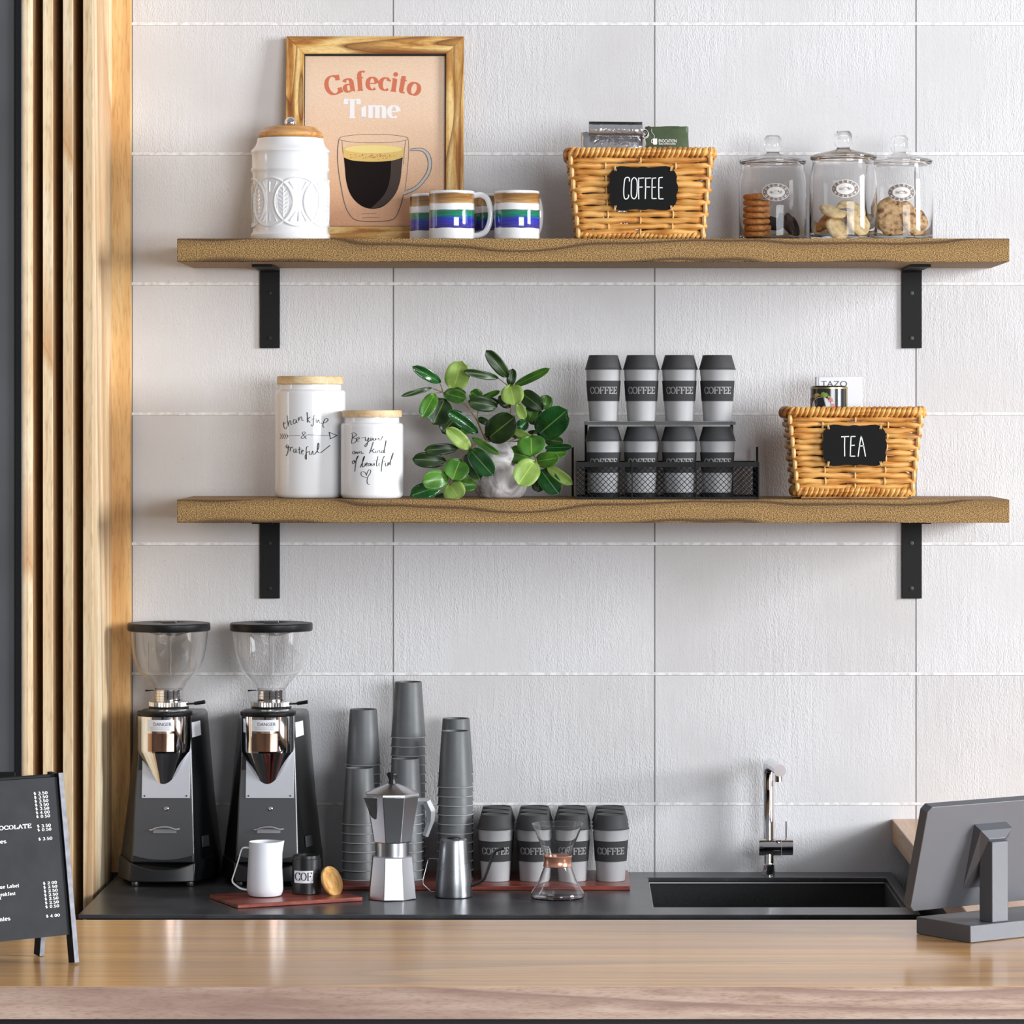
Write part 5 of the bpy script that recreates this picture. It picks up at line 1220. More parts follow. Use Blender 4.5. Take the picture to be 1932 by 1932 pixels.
# ================================================================ WORKTOP: GRINDERS
def grinder(label):
    ax = -.7485; Yh = -.100; Yd = -.172
    base = (-.745, -.12, CT+.0003)
    t = thing('coffee_grinder', label, 'coffee grinder', base, 'coffee grinders')
    X = lambda px, Y: WX(px, Y); Z = lambda py, Y: WZ(py, Y)
    GBODY = plain('charcoal_enamel', (20,21,22), .33, coat=.25, bmp=.12, bscale=900)
    GFRONT = plain('dark_brushed_front', (92,92,94), .36, metal=.6, bmp=.1, bscale=900)
    # tower: six-sided plan, wider at the back, tapering upwards
    def sec(z, hf, hb, yf, ym, yb, c=-.7475):
        return [(c-hf,yf,z),(c+hf,yf,z),(c+hb*.93,ym,z),(c+hb,ym+.03,z),(c+hb,yb,z),(c-hb,yb,z),(c-hb,ym+.03,z),(c-hb*.93,ym,z)]
    z0, z1, z2 = CT+.042, CT+.150, Z(1343,-.1)
    secs = [sec(z0,.0575,.0880,-.212,-.150,-.010), sec(z0+.02,.0560,.0855,-.208,-.148,-.010), sec(z1,.0530,.0755,-.196,-.140,-.010), sec(z2-.012,.0470,.0630,-.168,-.120,-.010), sec(z2-.004,.0465,.0615,-.166,-.118,-.011), sec(z2,.0430,.0570,-.160,-.114,-.015)]
    m = MB(); vs = [v for s in secs for v in s]; n = 8
    m.add(vs, [(r*n+i, r*n+(i+1)%n, (r+1)*n+(i+1)%n, (r+1)*n+i) for r in range(len(secs)-1) for i in range(n)]+[tuple(range(n-1,-1,-1)), tuple((len(secs)-1)*n+i for i in range(n))])
    body = obj('body', m, GBODY, t, bevel=.003, angle=28)
    # flared foot with a dipping front line
    m = MB(); c = -.7475; N_ = 13; zb = CT+.0095
    loop0, loop1 = [], []
    for i in range(N_):
        u = -1+2*i/(N_-1); x = c+u*.0590; y = -.226-.010*(1-u*u)
        loop0.append((x, y, zb)); loop1.append((x*1+(-.000)*u, y+.006, CT+.0440-.0130*(1-u*u)))
    tail = [(c+.0890,-.155),(c+.0905,-.012),(c-.0905,-.012),(c-.0890,-.155)]
    loop0 += [(a, b, zb) for a, b in tail]; loop1 += [(a*1+(c-a)*.03, b, CT+.0500) for a, b in tail]
    n = len(loop0); m.add(loop0+loop1, [(i,(i+1)%n,n+(i+1)%n,n+i) for i in range(n)]+[tuple(range(n-1,-1,-1)), tuple(range(n,2*n))])
    obj('foot_plinth', m, GBODY, t, bevel=.002, angle=28)
    for sx in (-1, 1):
        for y in (-.212, -.03):
            obj('rubber_foot', MB().lathe([(0,0),(.0065,0),(.0078,.002),(.0070,.0095),(0,.0095)], (c+sx*.050, y, CT+.0003), 20), metal('grey_foot', (120,120,122), .4), t)
    # front plate
    def fp(u, z):  # front plane of the tower, u -1..1
        P = [(z0,.0575,-.212),(z0+.02,.0560,-.208),(z1,.0530,-.196),(z2-.012,.0470,-.168)]
        for (a,h0,y0),(b,h1,y1) in zip(P, P[1:]):
            if z <= b or b == P[-1][0]:
                f = (z-a)/(b-a); return (c+u*(h0+(h1-h0)*f)*.965, y0+(y1-y0)*f, z)
    m = MB(); zs = [z0+.006,z0+.02,z0+.06,z1,z1+.06,z2-.10]; vs = []
    for z in zs:
        for i in range(9):
            u = -1+i/4; dz = -.008*(1-u*u) if z == zs[0] else 0; p = fp(u, z+dz+.008*(z == zs[0])); vs.append((p[0], p[1]-.0022, p[2]))
    k = len(vs); vs += [(v[0], v[1]+.002, v[2]) for v in vs]
    m.add(vs, [(r*9+i, r*9+i+1, (r+1)*9+i+1, (r+1)*9+i) for r in range(5) for i in range(8)]+[(k+r*9+i, k+(r+1)*9+i, k+(r+1)*9+i+1, k+r*9+i+1) for r in range(5) for i in range(8)]
          +[(i, k+i, k+i+1, i+1) for i in range(8)]+[(45+i, 45+i+1, k+45+i+1, k+45+i) for i in range(8)]+[(r*9, (r+1)*9, k+(r+1)*9, k+r*9) for r in range(5)]+[(r*9+8, k+r*9+8, k+(r+1)*9+8, (r+1)*9+8) for r in range(5)])
    fr = obj('front_plate', m, GFRONT, t)
    # satin plate behind the doser
    zt, zb2 = Z(1392,-.19), Z(1506,-.20); a, b = fp(0, zt), fp(0, zb2); x0, x1 = X(267,-.2), X(358,-.2)
    m = MB().quadbox([(x0,b[1]-.0046,zb2),(x1,b[1]-.0046,zb2),(x1,b[1]-.0020,zb2),(x0,b[1]-.0020,zb2)], [(x0,a[1]-.0046,zt),(x1,a[1]-.0046,zt),(x1,a[1]-.0020,zt),(x0,a[1]-.0020,zt)])
    sp_ = obj('satin_plate', m, plain('satin_plate', (192,192,198), .45, metal=.3), t, bevel=.0004)
    for px in (273, 352):
        obj('screw', MB().lathe([(0,0),(.0018,0),(.0014,.0008),(0,.0009)], (X(px,-.2), b[1]-.0046, Z(1501.5,-.2)), 12, axis=(0,-1,0)), CHROME, sp_)
    q = fp(0, Z(1526,-.2)); obj('lock_button', MB().lathe([(0,0),(.0042,0),(.0042,.0016),(.0034,.0022),(.0012,.0022),(0,.0010)], (X(314,-.2), q[1]-.0022, q[2]), 20, axis=(0,-1,0)), CHROME, t)
    q = fp(0, Z(1566,-.205)); xm_ = X(309.5,-.21)
    m = MB().box(xm_-.0205, xm_+.0215, q[1]-.006, q[1]-.0022, q[2]-.0055, q[2]+.0015)
    m.tube(smooth_path([(xm_-.0275,q[1]-.004,q[2]),(xm_-.022,q[1]-.010,q[2]+.001),(xm_-.010,q[1]-.012,q[2]+.0055),(xm_+.008,q[1]-.012,q[2]+.006),(xm_+.020,q[1]-.010,q[2]+.002),(xm_+.0275,q[1]-.004,q[2]+.002)],4), .0017, 8)
    obj('portafilter_fork', m, plain('bright_fork_metal', (205,205,210), .25, metal=.7), t)
    # doser: black cap, chrome cup, cone
    zc1, zc0 = Z(1342,Yd)+.001, Z(1353.5,Yd-.05)
    zr0 = Z(1415,Yd); zr1 = Z(1495,Yd)
    RD = .0503
    dy = Yd
    m = MB().lathe([(.0,zr1-CT),(.0145,zr1-CT),(.0150,zr1-CT+.002),(.0395,zr0-CT-.022),(RD-.0015,zr0-CT-.002),(RD-.0008,zr0-CT+.004),(RD-.0008,zc0-CT-.0002),(0,zc0-CT-.0002)], (ax,dy,CT), 56)
    d = obj('doser', m, CHROME, t, angle=14)
    obj('doser_cap', MB().lathe([(0,zc0),(RD,zc0),(RD+.0008,zc0+.001),(RD+.0008,zc1-.0015),(RD-.001,zc1),(0,zc1)], (ax,dy,0), 56), BLACKP, t)
    m = MB().lathe([(RD-.0003,zr0+.003),(RD+.0003,zr0+.003),(RD+.0003,zr0+.0042),(RD-.0003,zr0+.0042),(RD-.0003,zr0+.003)], (ax,dy,0), 56, closed=False)
    # inner chute seen at the front: a darker cup wall and blade-like cone
    f = on_cyl(ax, dy, RD-.0008, .0005); m = MB(); nn = 8
    xA, xB = ax-.026, ax+.022; zA, zB = zr0+.001, zr0+.034
    vs = [f(xA+(xB-xA)*i/nn, zA) for i in range(nn+1)]+[f(xA+(xB-xA)*i/nn, zB) for i in range(nn+1)]
    m.add(vs, [(i,i+1,nn+2+i,nn+1+i) for i in range(nn)])
    obj('window', m, metal('bronze_tinted_window', (176,148,134), .12), d, smooth=True)
    m = MB()
    xA, xB = ax-.0265, ax+.0225; vs = []
    for i in range(nn+1): vs.append(f(xA+(xB-xA)*i/nn, Z(1380,-.22)))
    for i in range(nn+1): vs.append(f(xA+(xB-xA)*i/nn, Z(1358.5,-.22)))
    m.add(vs, [(i,i+1,nn+2+i,nn+1+i) for i in range(nn)])
    lab = obj('warning_sticker', m, PAPERW, t, smooth=True)
    m = MB(); f2 = on_cyl(ax, dy, RD-.0008, .0009)
    sans_on(m, 'DANGER', .0095, lambda u, v: f2(ax-.0155+u, Z(1370,-.22)+v), sx=.86)
    for i in range(2): ribbon(m, [(ax-.021+.001*i, Z(1373.5+3.2*i,-.22)), (ax+.014, Z(1373.5+3.2*i,-.22))], lambda d: .0005, f2, dens=.003)
    obj('lettering', m, plain('grey_sticker_ink', (90,86,88), .6), lab, smooth=False)
    # collar stack and hopper neck
    zk = lambda py: Z(py, Yh)
    obj('collar', MB().lathe([(0,z2-.001),(.0385,z2-.001),(.0388,zk(1342)),(.0370,zk(1338)),(.0375,zk(1334)),(.036,zk(1332)),(0,zk(1332))], (ax,Yh,0), 48), BLACKP, t)
    m = MB(); n = 44; zA, zB = zk(1331.5), zk(1323.5); pr = []
    for z, rad in ((zA,.030),(zA,.0372),(zB,.0372),(zB,.030)):
        for j in range(n*2):
            a = PI*j/n; r2 = rad*(1.0 if (j % 2 == 0 or rad < .035) else .955); pr.append((ax+r2*math.cos(a), Yh+r2*math.sin(a), z))
    k = 2*n; m.add(pr, [(r*k+i, r*k+(i+1)%k, (r+1)*k+(i+1)%k, (r+1)*k+i) for r in range(3) for i in range(k)]+[tuple(range(k)), tuple(3*k+i for i in range(k))])
    obj('knurled_ring', m, metal('bright_ring', (226,224,222), .25), t, smooth=False)
    pf = [(0,zk(1323.4)),(.0272,zk(1323.4))]
    for i in range(4):
        a = zk(1322-5.2*i); pf += [(.0275,a),(.0275,a+.0040),(.0266,a+.0045),(.0266,a+.0050)]
    pf += [(.0268,zk(1300.5)),(0,zk(1300.5))]
    obj('neck', MB().lathe(pf, (ax,Yh,0), 48), CHROME, t)
    obj('lever', MB().tube([(ax+.036,Yh-.012,zk(1327)),(ax+.048,Yh-.016,zk(1326)),(ax+.050,Yh-.017,zk(1325.8)),(ax+.069,Yh-.022,zk(1322.5))], [.0016,.0018,.0032,.0036], 12), BLACKP, t)
    obj('latch', MB().tube([(ax-.027,Yh-.006,zk(1302)),(ax-.034,Yh-.007,zk(1302)),(ax-.043,Yh-.008,zk(1302.5))], [.0008,.0010,.0017], 8), BLACKP, t)
    # glass hopper
    hz = lambda py: zk(py)
    outp = [(.0262,hz(1300)),(.0275,hz(1297)),(.0345,hz(1288)),(.0440,hz(1279)),(.0535,hz(1268)),(.0605,hz(1256)),(.0660,hz(1240)),(.0695,hz(1222)),(.0715,hz(1204)),(.0728,hz(1190.5))]
    inp = [(r_-.0016, z) for r_, z in reversed(outp)]
    obj('hopper', MB().lathe(outp+inp+[outp[0]], (ax,Yh,0), 64, closed=False), GLASS2, t)
    hl = obj('hopper_lid', MB().lathe([(0,hz(1189.5)),(.0757,hz(1189.5)),(.0768,hz(1188)),(.0768,hz(1176.5)),(.0752,hz(1175)),(.032,hz(1174.2)),(.030,hz(1175.5)),(0,hz(1175.5))], (ax,Yh,0), 64), BLACKP, t)
    obj('lid_grip', MB().box(ax-.014, ax+.014, Yh-.003, Yh+.003, hz(1175.4), hz(1171.5)), metal('grey_grip', (150,150,150), .3), hl, bevel=.001)
    obj('inner_lens', MB().lathe([(.036,hz(1190)),(.036,hz(1194)),(.020,hz(1199)),(0,hz(1200)),(0,hz(1198)),(.019,hz(1197)),(.0345,hz(1193)),(.0345,hz(1190)),(.036,hz(1190))], (ax,Yh,0), 40, closed=False), GLASS, t)
    obj('inner_tube', MB().lathe([(.0046,hz(1274)),(.0046,hz(1200.5)),(.0034,hz(1200.5)),(.0034,hz(1274)),(.0046,hz(1274))], (ax,Yh,0), 20, closed=False), GLASS, t)
    for s in (-1, 1): obj('inner_rod', MB().tube([(ax+s*.038,Yh,hz(1212)),(ax+s*.038,Yh,hz(1270))], .0013, 8), GLASS, t)
    # sticker and switch on the right flank
    def flank(s, z, side=1):  # s 0..1 from front edge to the flank corner
        P = [(z0,.0575,.0880,-.212,-.150),(z0+.02,.0560,.0855,-.208,-.148),(z1,.0530,.0755,-.196,-.140),(z2-.012,.0470,.0630,-.168,-.120)]
        for A, B in zip(P, P[1:]):
            if z <= B[0] or B is P[-1]:
                g = (z-A[0])/(B[0]-A[0]); hf, hb, yf, ym = [A[i]+(B[i]-A[i])*g for i in range(1,5)]
                x = c+hf+(hb*.93-hf)*s; y = yf+(ym-yf)*s; nl = Vector((ym-yf, -(hb*.93-hf))).normalized()
                return (x+nl.x*.0008*1, y+nl.y*.0008, z)
    m = MB(); za, zb3 = Z(1388,-.13), Z(1360,-.13); m.add([flank(.06,za), flank(.98,za+.001), flank(.98,zb3), flank(.06,zb3)], [(0,1,2,3)])
    obj('side_sticker', m, PAPERW, t, smooth=False)
    m = MB(); zq = Z(1585,-.15); P = [flank(.50,zq-.010), flank(.95,zq-.010), flank(.95,zq+.010), flank(.50,zq+.010)]
    off = Vector((.0016,-.0010,0)); m.quadbox(P, [tuple(Vector(p)+off) for p in P]); obj('switch', m, plain('grey_switch', (60,62,64), .4), t, bevel=.0006)
    return t
g1 = grinder('chrome and black coffee grinder at the far left, beside the wooden boards')
copy_tree(g1, (g1.location.x+.1905, g1.location.y, g1.location.z), 'chrome and black coffee grinder behind the white milk jug')

# ================================================================ WORKTOP: BOARDS, CUP STACKS, POTS
REDW = wood('red_padauk', (92,34,26), (134,56,42), (162,78,60), 'x', across=50, along=4, rough=.38, coat=.25, bmp=.08)
BT = .9075
t = MB().box(-.425, .1065, -.273, -.033, CT+.0004, BT)
o = obj('serving_board', t, REDW, bevel=.0012); tag(o, 'long red wooden board under the cup stacks and takeaway cups', 'board', 'red wooden boards')
A = Vector((-.645,-.388)); B = Vector((-.5828,-.5245)); C = Vector((-.370,-.4245)); D = A+(C-B)
m = MB().quadbox([(A.x,A.y,CT+.0004),(B.x,B.y,CT+.0004),(C.x,C.y,CT+.0004),(D.x,D.y,CT+.0004)], [(A.x,A.y,BT),(B.x,B.y,BT),(C.x,C.y,BT),(D.x,D.y,BT)])
o = obj('serving_board', m, REDW, bevel=.0012); tag(o, 'short red wooden board, set at an angle under the white jug', 'board', 'red wooden boards')
# stacked paper cups, mouths down
GCUP = plain('slate_paper_cup', (92,94,96), .45, bmp=.08, bscale=900, noise=.03)
GLIP = plain('slate_cup_lip', (176,178,180), .5)
def paper_cup(loc, label, group):
    t = thing('paper_cup', label, 'cup', loc, group); h = .1030; rb, rt = .0332, .0252
    obj('cup_wall', MB().lathe([(rb-.0006,.0012),(rb-.0014,.0028),(rt,h-.0006),(rt-.0008,h),(rt-.0016,h-.0004),(rt-.0018,h-.004),(0,h-.004),(0,h-.0046),(rt-.0022,h-.0046),(rb-.0020,.0022),(rb-.0020,.0012),(rb-.0006,.0012)], loc, 48, closed=False), GCUP, t)
    obj('rolled_lip', MB().lathe([(rb-.0015,0),(rb+.0002,0),(rb+.0007,.0006),(rb+.0003,.0013),(rb-.0015,.0013),(rb-.0015,0)], loc, 48, closed=False), GLIP, t)
    return t
ordw = ['topmost', 'second', 'third', 'fourth', 'fifth', 'sixth', 'seventh', 'eighth', 'ninth', 'tenth', 'eleventh', 'twelfth', 'thirteenth', 'fourteenth', 'fifteenth', 'sixteenth']
pc = None
stacks = [(678.6, 1664, 7, 'leftmost front stack', -.168), (685.5, 0, 13, 'second tallest stack, at far left', -.095), (770.3, 0, 16, 'tallest stack', -.095),
          (765, 0, 8, 'stack right behind the moka pot', -.168), (858.8, 0, 11, 'front stack behind the kettle', -.168), (860.5, 0, 12, 'rear stack behind the kettle', -.095)]
for px, _, n, nm, Y in stacks:
    x = WX(px, Y)
    for i in range(n):
        k = n-1-i; loc = (x, Y, BT+.0003+i*.0170)
        lb = f'grey paper cup, {"topmost" if k == 0 else "lowest" if i == 0 else ordw[k]+" from the top"} of the {nm}'
        if pc is None: pc = paper_cup(loc, lb, 'stack of paper cups: '+nm)
        else: q = copy_tree(pc, loc, lb); q['group'] = 'stack of paper cups: '+nm

# ---- moka pot
Ym = -.385; mx = WX(740, Ym); zf_ = lambda py: WZ(py, Ym); s = 1/1000/rr(Ym)
t = thing('moka_pot', 'octagonal aluminium moka pot standing before the grey cup stacks', 'coffee pot', (mx, Ym, CT+.0003))
a0 = math.radians(22.5+6)
def octa(pr, mat, name, par, n=8, mi=0, **k): return obj(name, MB().lathe(pr, (mx,Ym,0), n, a0=a0), mat, par, angle=20, **k)
zb = CT+.0003
octa([(0,zb),(.0440,zb),(.0450,zb+.001),(.0376,zf_(1616)),(.0365,zf_(1614)),(0,zf_(1614))], ALU, 'boiler', t, bevel=.0008)
obj('screw_collar', MB().lathe([(0,zf_(1613.8)),(.0300,zf_(1613.8)),(.0300,zf_(1588.5)),(0,zf_(1588.5))], (mx,Ym,0), 48), ALU, t)
octa([(0,zf_(1588)),(.0340,zf_(1588)),(.0352,zf_(1586)),(.0495,zf_(1502)),(.0500,zf_(1500)),(0,zf_(1500))], ALU, 'jug', t, bevel=.0008)
sp0 = Vector((mx-.030, Ym-.022, 0))
m = MB(); dr = Vector((-.78,-.62)); pd = Vector((.62,-.78))
tp = lambda a, b, z: (mx+dr.x*a+pd.x*b, Ym+dr.y*a+pd.y*b, z)
zt_, zm_ = zf_(1500.5), zf_(1543)
m.add([tp(.044,.017,zt_), tp(.044,-.017,zt_), tp(.0640,0,zt_), tp(.040,.006,zm_), tp(.040,-.006,zm_)], [(0,2,1),(0,3,4,1),(0,2,3),(2,4,3),(1,4,2)])
obj('spout', m, ALU, t, bevel=.0005)
l = octa([(0,zt_+.0004),(.0500,zt_+.0004),(.0508,zt_+.0012),(.0506,zt_+.0040),(.0480,zt_+.0056),(.0105,zf_(1478)-.0005),(0,zf_(1478))], ALU, 'lid', t)
obj('lid_knob', MB().lathe([(0,zf_(1480)),(.0080,zf_(1480)),(.0062,zf_(1474)),(.0060,zf_(1470)),(.0090,zf_(1464)),(.0098,zf_(1461.5)),(.0096,zf_(1458.5)),(.0075,zf_(1457)),(0,zf_(1457))], (mx,Ym,0), 10), BLACKP, l, angle=20)
H0 = [(.046,1508),(.063,1508),(.0700,1530),(.0715,1544),(.0665,1568),(.0585,1584),(.049,1584)]
H1 = [(.046,1522),(.0540,1526),(.0575,1534),(.0585,1546),(.0545,1564),(.0490,1576)]
m = MB(); N1 = []
q0 = [(.044,1512),(.0590,1512),(.0600,1512.5),(.0675,1530),(.0678,1532),(.0672,1548),(.0666,1552),(.0580,1578)]
M_ = []
for i, (a, b) in enumerate(q0):
    M_.append((mx+a*.98+.002, Ym+a*.10, zf_(b)))
for i in range(len(M_)-1): pass
widths = [.0058 + .0035*math.sin(PI*min(1, i/(len(M_)-1)*1.05)) for i in range(len(M_))]
m.tube(M_, widths, 6, flat=1.0)
obj('handle', m, plain('grey_plastic_handle', (140,142,144), .35), t, angle=20)

# ---- gooseneck kettle
Yg_ = -.362; kx = WX(856.3, Yg_); g = lambda py: WZ(py, Yg_); sg_ = 1/1000/rr(Yg_)
t = thing('gooseneck_kettle', 'small brushed steel kettle with a thin angled spout', 'kettle', (kx, Yg_, CT+.0003))
zb = CT+.0003
prof = [(0,zb),(.0318,zb),(.0335,zb+.0012),(.0338,zb+.003),(.0318,g(1660)),(.0292,g(1635)),(.0268,g(1612)),(.0248,g(1588)),(.0238,g(1584)),(.0215,g(1582.5)),(.0125,g(1582)),(0,g(1582))]
kb = obj('kettle_body', MB().lathe(prof, (kx,Yg_,0), 56), metal('brushed_kettle_steel', (150,152,156), .30, brushed=(20,20,700)), t)
obj('lid', MB().lathe([(0,g(1581.9)),(.0120,g(1581.9)),(.0118,g(1580.2)),(.0100,g(1579)),(0,g(1579))], (kx,Yg_,0), 32), BLACKP, t)
pts = [(WX(884,Yg_),Yg_-.006,g(1669.5)),(WX(893,Yg_),Yg_-.008,g(1668)),(WX(905,Yg_),Yg_-.010,g(1663)),(WX(914,Yg_),Yg_-.012,g(1656)),(WX(919,Yg_),Yg_-.013,g(1643)),(WX(931,Yg_),Yg_-.015,g(1609)),(WX(936,Yg_),Yg_-.016,g(1603)),(WX(951,Yg_),Yg_-.018,g(1597.5))]
P = [pts[0]]+pts[1:]
obj('spout', MB().tube(P, [.0045,.0036,.0030,.0028,.0027,.0026,.0028,.0030], 14), metal('dark_steel_spout', (110,112,116), .3), t)
hp = [(WX(833,Yg_),Yg_,g(1621)),(WX(811,Yg_),Yg_-.002,g(1619.5)),(WX(808,Yg_),Yg_-.002,g(1622)),(WX(798.5,Yg_),Yg_-.002,g(1660)),(WX(798.5,Yg_),Yg_-.002,g(1668)),(WX(812,Yg_),Yg_-.002,g(1681)),(WX(823,Yg_),Yg_,g(1683))]
obj('wire_handle', MB().tube(hp, .0010, 8), metal('thin_wire', (150,150,152), .25), t)

# ---- glass drip coffee maker
Yx = -.388; xx = WX(1052, Yx); g = lambda py: WZ(py, Yx)
t = thing('glass_coffee_maker', 'hourglass glass coffee maker with a copper collar', 'coffee maker', (xx, Yx, CT+.0003))
out = [(.0,zb),(.0430,zb),(.0475,zb+.0020),(.0487,zb+.0060),(.0475,zb+.0110),(.0335,g(1660)),(.0240,g(1634)),(.0222,g(1624)),(.0240,g(1612)),(.0330,g(1587)),(.0460,g(1554))]
inn = [(.0449,g(1554)),(.0318,g(1587.3)),(.0228,g(1612)),(.0210,g(1624)),(.0228,g(1634.3)),(.0322,g(1660.3)),(.0461,zb+.0112),(.0472,zb+.0065),(.0462,zb+.0036),(.0425,zb+.0020),(0,zb+.0020)]
obj('carafe', MB().lathe(out+inn, (xx,Yx,0), 64), GLASS2, t)
obj('collar', MB().lathe([(.0243,g(1634)),(.0250,g(1634)),(.0236,g(1631)),(.0232,g(1623)),(.0238,g(1616)),(.0252,g(1613.5)),(.0256,g(1613.5)),(.0264,g(1615)),(.0250,g(1618)),(.0246,g(1624)),(.0250,g(1631)),(.0262,g(1633.5)),(.0250,g(1634.6)),(.0243,g(1634))], (xx,Yx,0), 56, closed=False), plain('pink_copper', (222,160,134), .22, metal=.65, coat=.3), t)

# ---- white milk jug
Yj = -.408; jx = WX(500, Yj); g = lambda py: WZ(py, Yj); zb = BT+.0003
t = thing('milk_jug', 'white enamel milk jug with strap handle on the angled red board', 'jug', (jx, Yj, zb))
prof = [(0,0),(.0235,0),(.0285,.0015),(.0312,.0065),(.0322,.0120),(.0320,.022),(.0305,.050),(.0290,.075),(.0284,.0965)]
inn = [(.0272,.0965),(.0278,.075),(.0293,.050),(.0308,.022),(.0300,.008),(.024,.003),(0,.0025)]
m = MB().lathe(prof+inn, (jx,Yj,zb), 56)
zt = .0965
for i, v in enumerate(m.v):      # pouring lip pulled out to the right
    x, y, z = v[0]-jx, v[1]-Yj, v[2]-zb
    w = max(0, (z-.055)/.042)**1.6; a = math.atan2(y, x)
    lip = math.exp(-(a/.42)**2)*w
    m.v[i] = (v[0]+lip*.0062, v[1], v[2]+lip*.0016)
obj('jug_body', m, WHITEM, t)
hp = smooth_path([(-.0280,.0850),(-.036,.0858),(-.0415,.0820),(-.0480,.060),(-.0565,.034),(-.0580,.028),(-.0560,.0225),(-.044,.0135),(-.0310,.0105)], 4)
m = MB(); Q = [(jx+a, Yj, zb+b) for a, b in hp]
n = len(Q)
for i in range(n):
    a = Vector(Q[max(0,i-1)]); b = Vector(Q[min(n-1,i+1)]); d = (b-a).normalized(); nr = Vector((-d.z,0,d.x))
    for sy in (-.0050,.0050):
        for k_ in (-.0009,.0009): m.v.append(tuple(Vector(Q[i])+nr*k_+Vector((0,sy,0))))
for i in range(n-1):
    a = i*4; b = a+4
    for p, q in ((0,1),(1,3),(3,2),(2,0)): m.f.append((a+p,a+q,b+q,b+p)); m.m.append(0)
m.f.append((0,2,3,1)); m.m.append(0); e = (n-1)*4; m.f.append((e,e+1,e+3,e+2)); m.m.append(0)
obj('handle', m, WHITEM, t)

# ---- black coffee tin with its wooden lid leaning on it
Yt = -.372; tx = WX(578.5, Yt); t = thing('coffee_tin', 'small black tin labelled COFFEE on the angled red board', 'tin', (tx, Yt, zb))
H = WZ(1613,Yt)-zb; Rt_ = .0258
tb = obj('tin_body', MB().lathe([(0,0),(Rt_-.001,0),(Rt_,.001),(Rt_,H-.006),(Rt_-.0015,H-.0052),(Rt_-.0018,H),(Rt_-.003,H),(Rt_-.003,.003),(0,.003)], (tx,Yt,zb), 56), plain('black_tin', (30,31,33), .35, coat=.2), t)
f = on_cyl(tx, Yt, Rt_, .0004); f2 = on_cyl(tx, Yt, Rt_, .0008); m = MB(); zA, zB = WZ(1666.5,Yt-Rt_), WZ(1643.5,Yt-Rt_); xA, xB = WX(555,Yt-Rt_), WX(590.5,Yt-Rt_); nn = 8
m.add([f(xA+(xB-xA)*i/nn, zA) for i in range(nn+1)]+[f(xA+(xB-xA)*i/nn, zB) for i in range(nn+1)], [(i,i+1,nn+2+i,nn+1+i) for i in range(nn)])
lb = obj('paper_label', m, PAPERW, t)
m = MB(); st, w = text_strokes('COFFEE', .05); sx = .0125
lettering(m, 'COFFEE', lambda u, v: f2(xA+.0012+u*sx*.94, WZ(1661.5,Yt-Rt_)+v*.0138), thick=.17, thin=.05, sthick=.05, track=.05)
obj('lettering', m, [plain('dark_label_ink', (52,50,52), .5)], lb, smooth=False)
nr = Vector((.80,-.50,.34)).normalized()
lc = Vector((WX(626,-.385), -.385, WZ(1662.8,-.385)))
m = MB().lathe([(0,-.0035),(.0240,-.0035),(.0266,-.0030),(.0278,-.001),(.0278,.0016),(.0268,.0030),(.0215,.0034),(.0205,.0026),(.0150,.0026),(.0138,.0034),(.006,.0036),(0,.0036)], lc, 48, axis=tuple(nr))
o = obj('wooden_lid', m, wood('lid_oak', (196,140,72), (218,166,96), (232,190,124), 'z', across=90, along=30, rough=.45)); tag(o, 'round wooden lid leaning against the small black coffee tin', 'lid')

# ================================================================ BAR: MONITOR
CMET = plain('gunmetal_paint', (98,99,104), .5, metal=.4, bmp=.06, bscale=900)
DMET = plain('dark_gunmetal', (58,58,62), .45, metal=.4)
F = Vector((.575,-1.653)); yaw = math.radians(35); u = Vector((math.cos(yaw), math.sin(yaw))); v = Vector((-u.y, u.x)); zt = 1.0004
def bp(a, b, z): return (F.x+u.x*a+v.x*b, F.y+u.y*a+v.y*b, z)
t = thing('till_monitor', 'dark grey till monitor seen from behind, on the bar at right', 'monitor', bp(.10,.06,zt))
m = MB().quadbox([bp(0,0,zt),bp(.21,0,zt),bp(.21,.120,zt),bp(0,.120,zt)], [bp(0,0,zt+.025),bp(.21,0,zt+.025),bp(.21,.120,zt+.025),bp(0,.120,zt+.025)])
obj('base', m, CMET, t, bevel=.0012)
zc = zt+.025
a0_, a1_, b0_, b1_ = .047, .078, .006, .034
tl = math.radians(15)
pc0 = Vector(bp(.063,.046,1.120))  # centre of the panel's back face near the bracket
U = Vector((u.x,u.y,0)); T = Vector((-v.x*math.sin(tl), -v.y*math.sin(tl), math.cos(tl))); Nn = U.cross(T).normalized()
if Nn.y > 0: Nn = -Nn     # faces the camera side
def pp(a, h, d=0): return tuple(pc0+U*a+T*h-Nn*d)
zk = 1.142
m = MB().quadbox([bp(a0_,b0_,zc),bp(a1_,b0_,zc),bp(a1_,b1_,zc),bp(a0_,b1_,zc)], [bp(a0_,b0_,zk),bp(a1_,b0_,zk),bp(a1_,b1_,zk+.006),bp(a0_,b1_,zk+.006)])
col_ = obj('column', m, CMET, t, bevel=.0010)
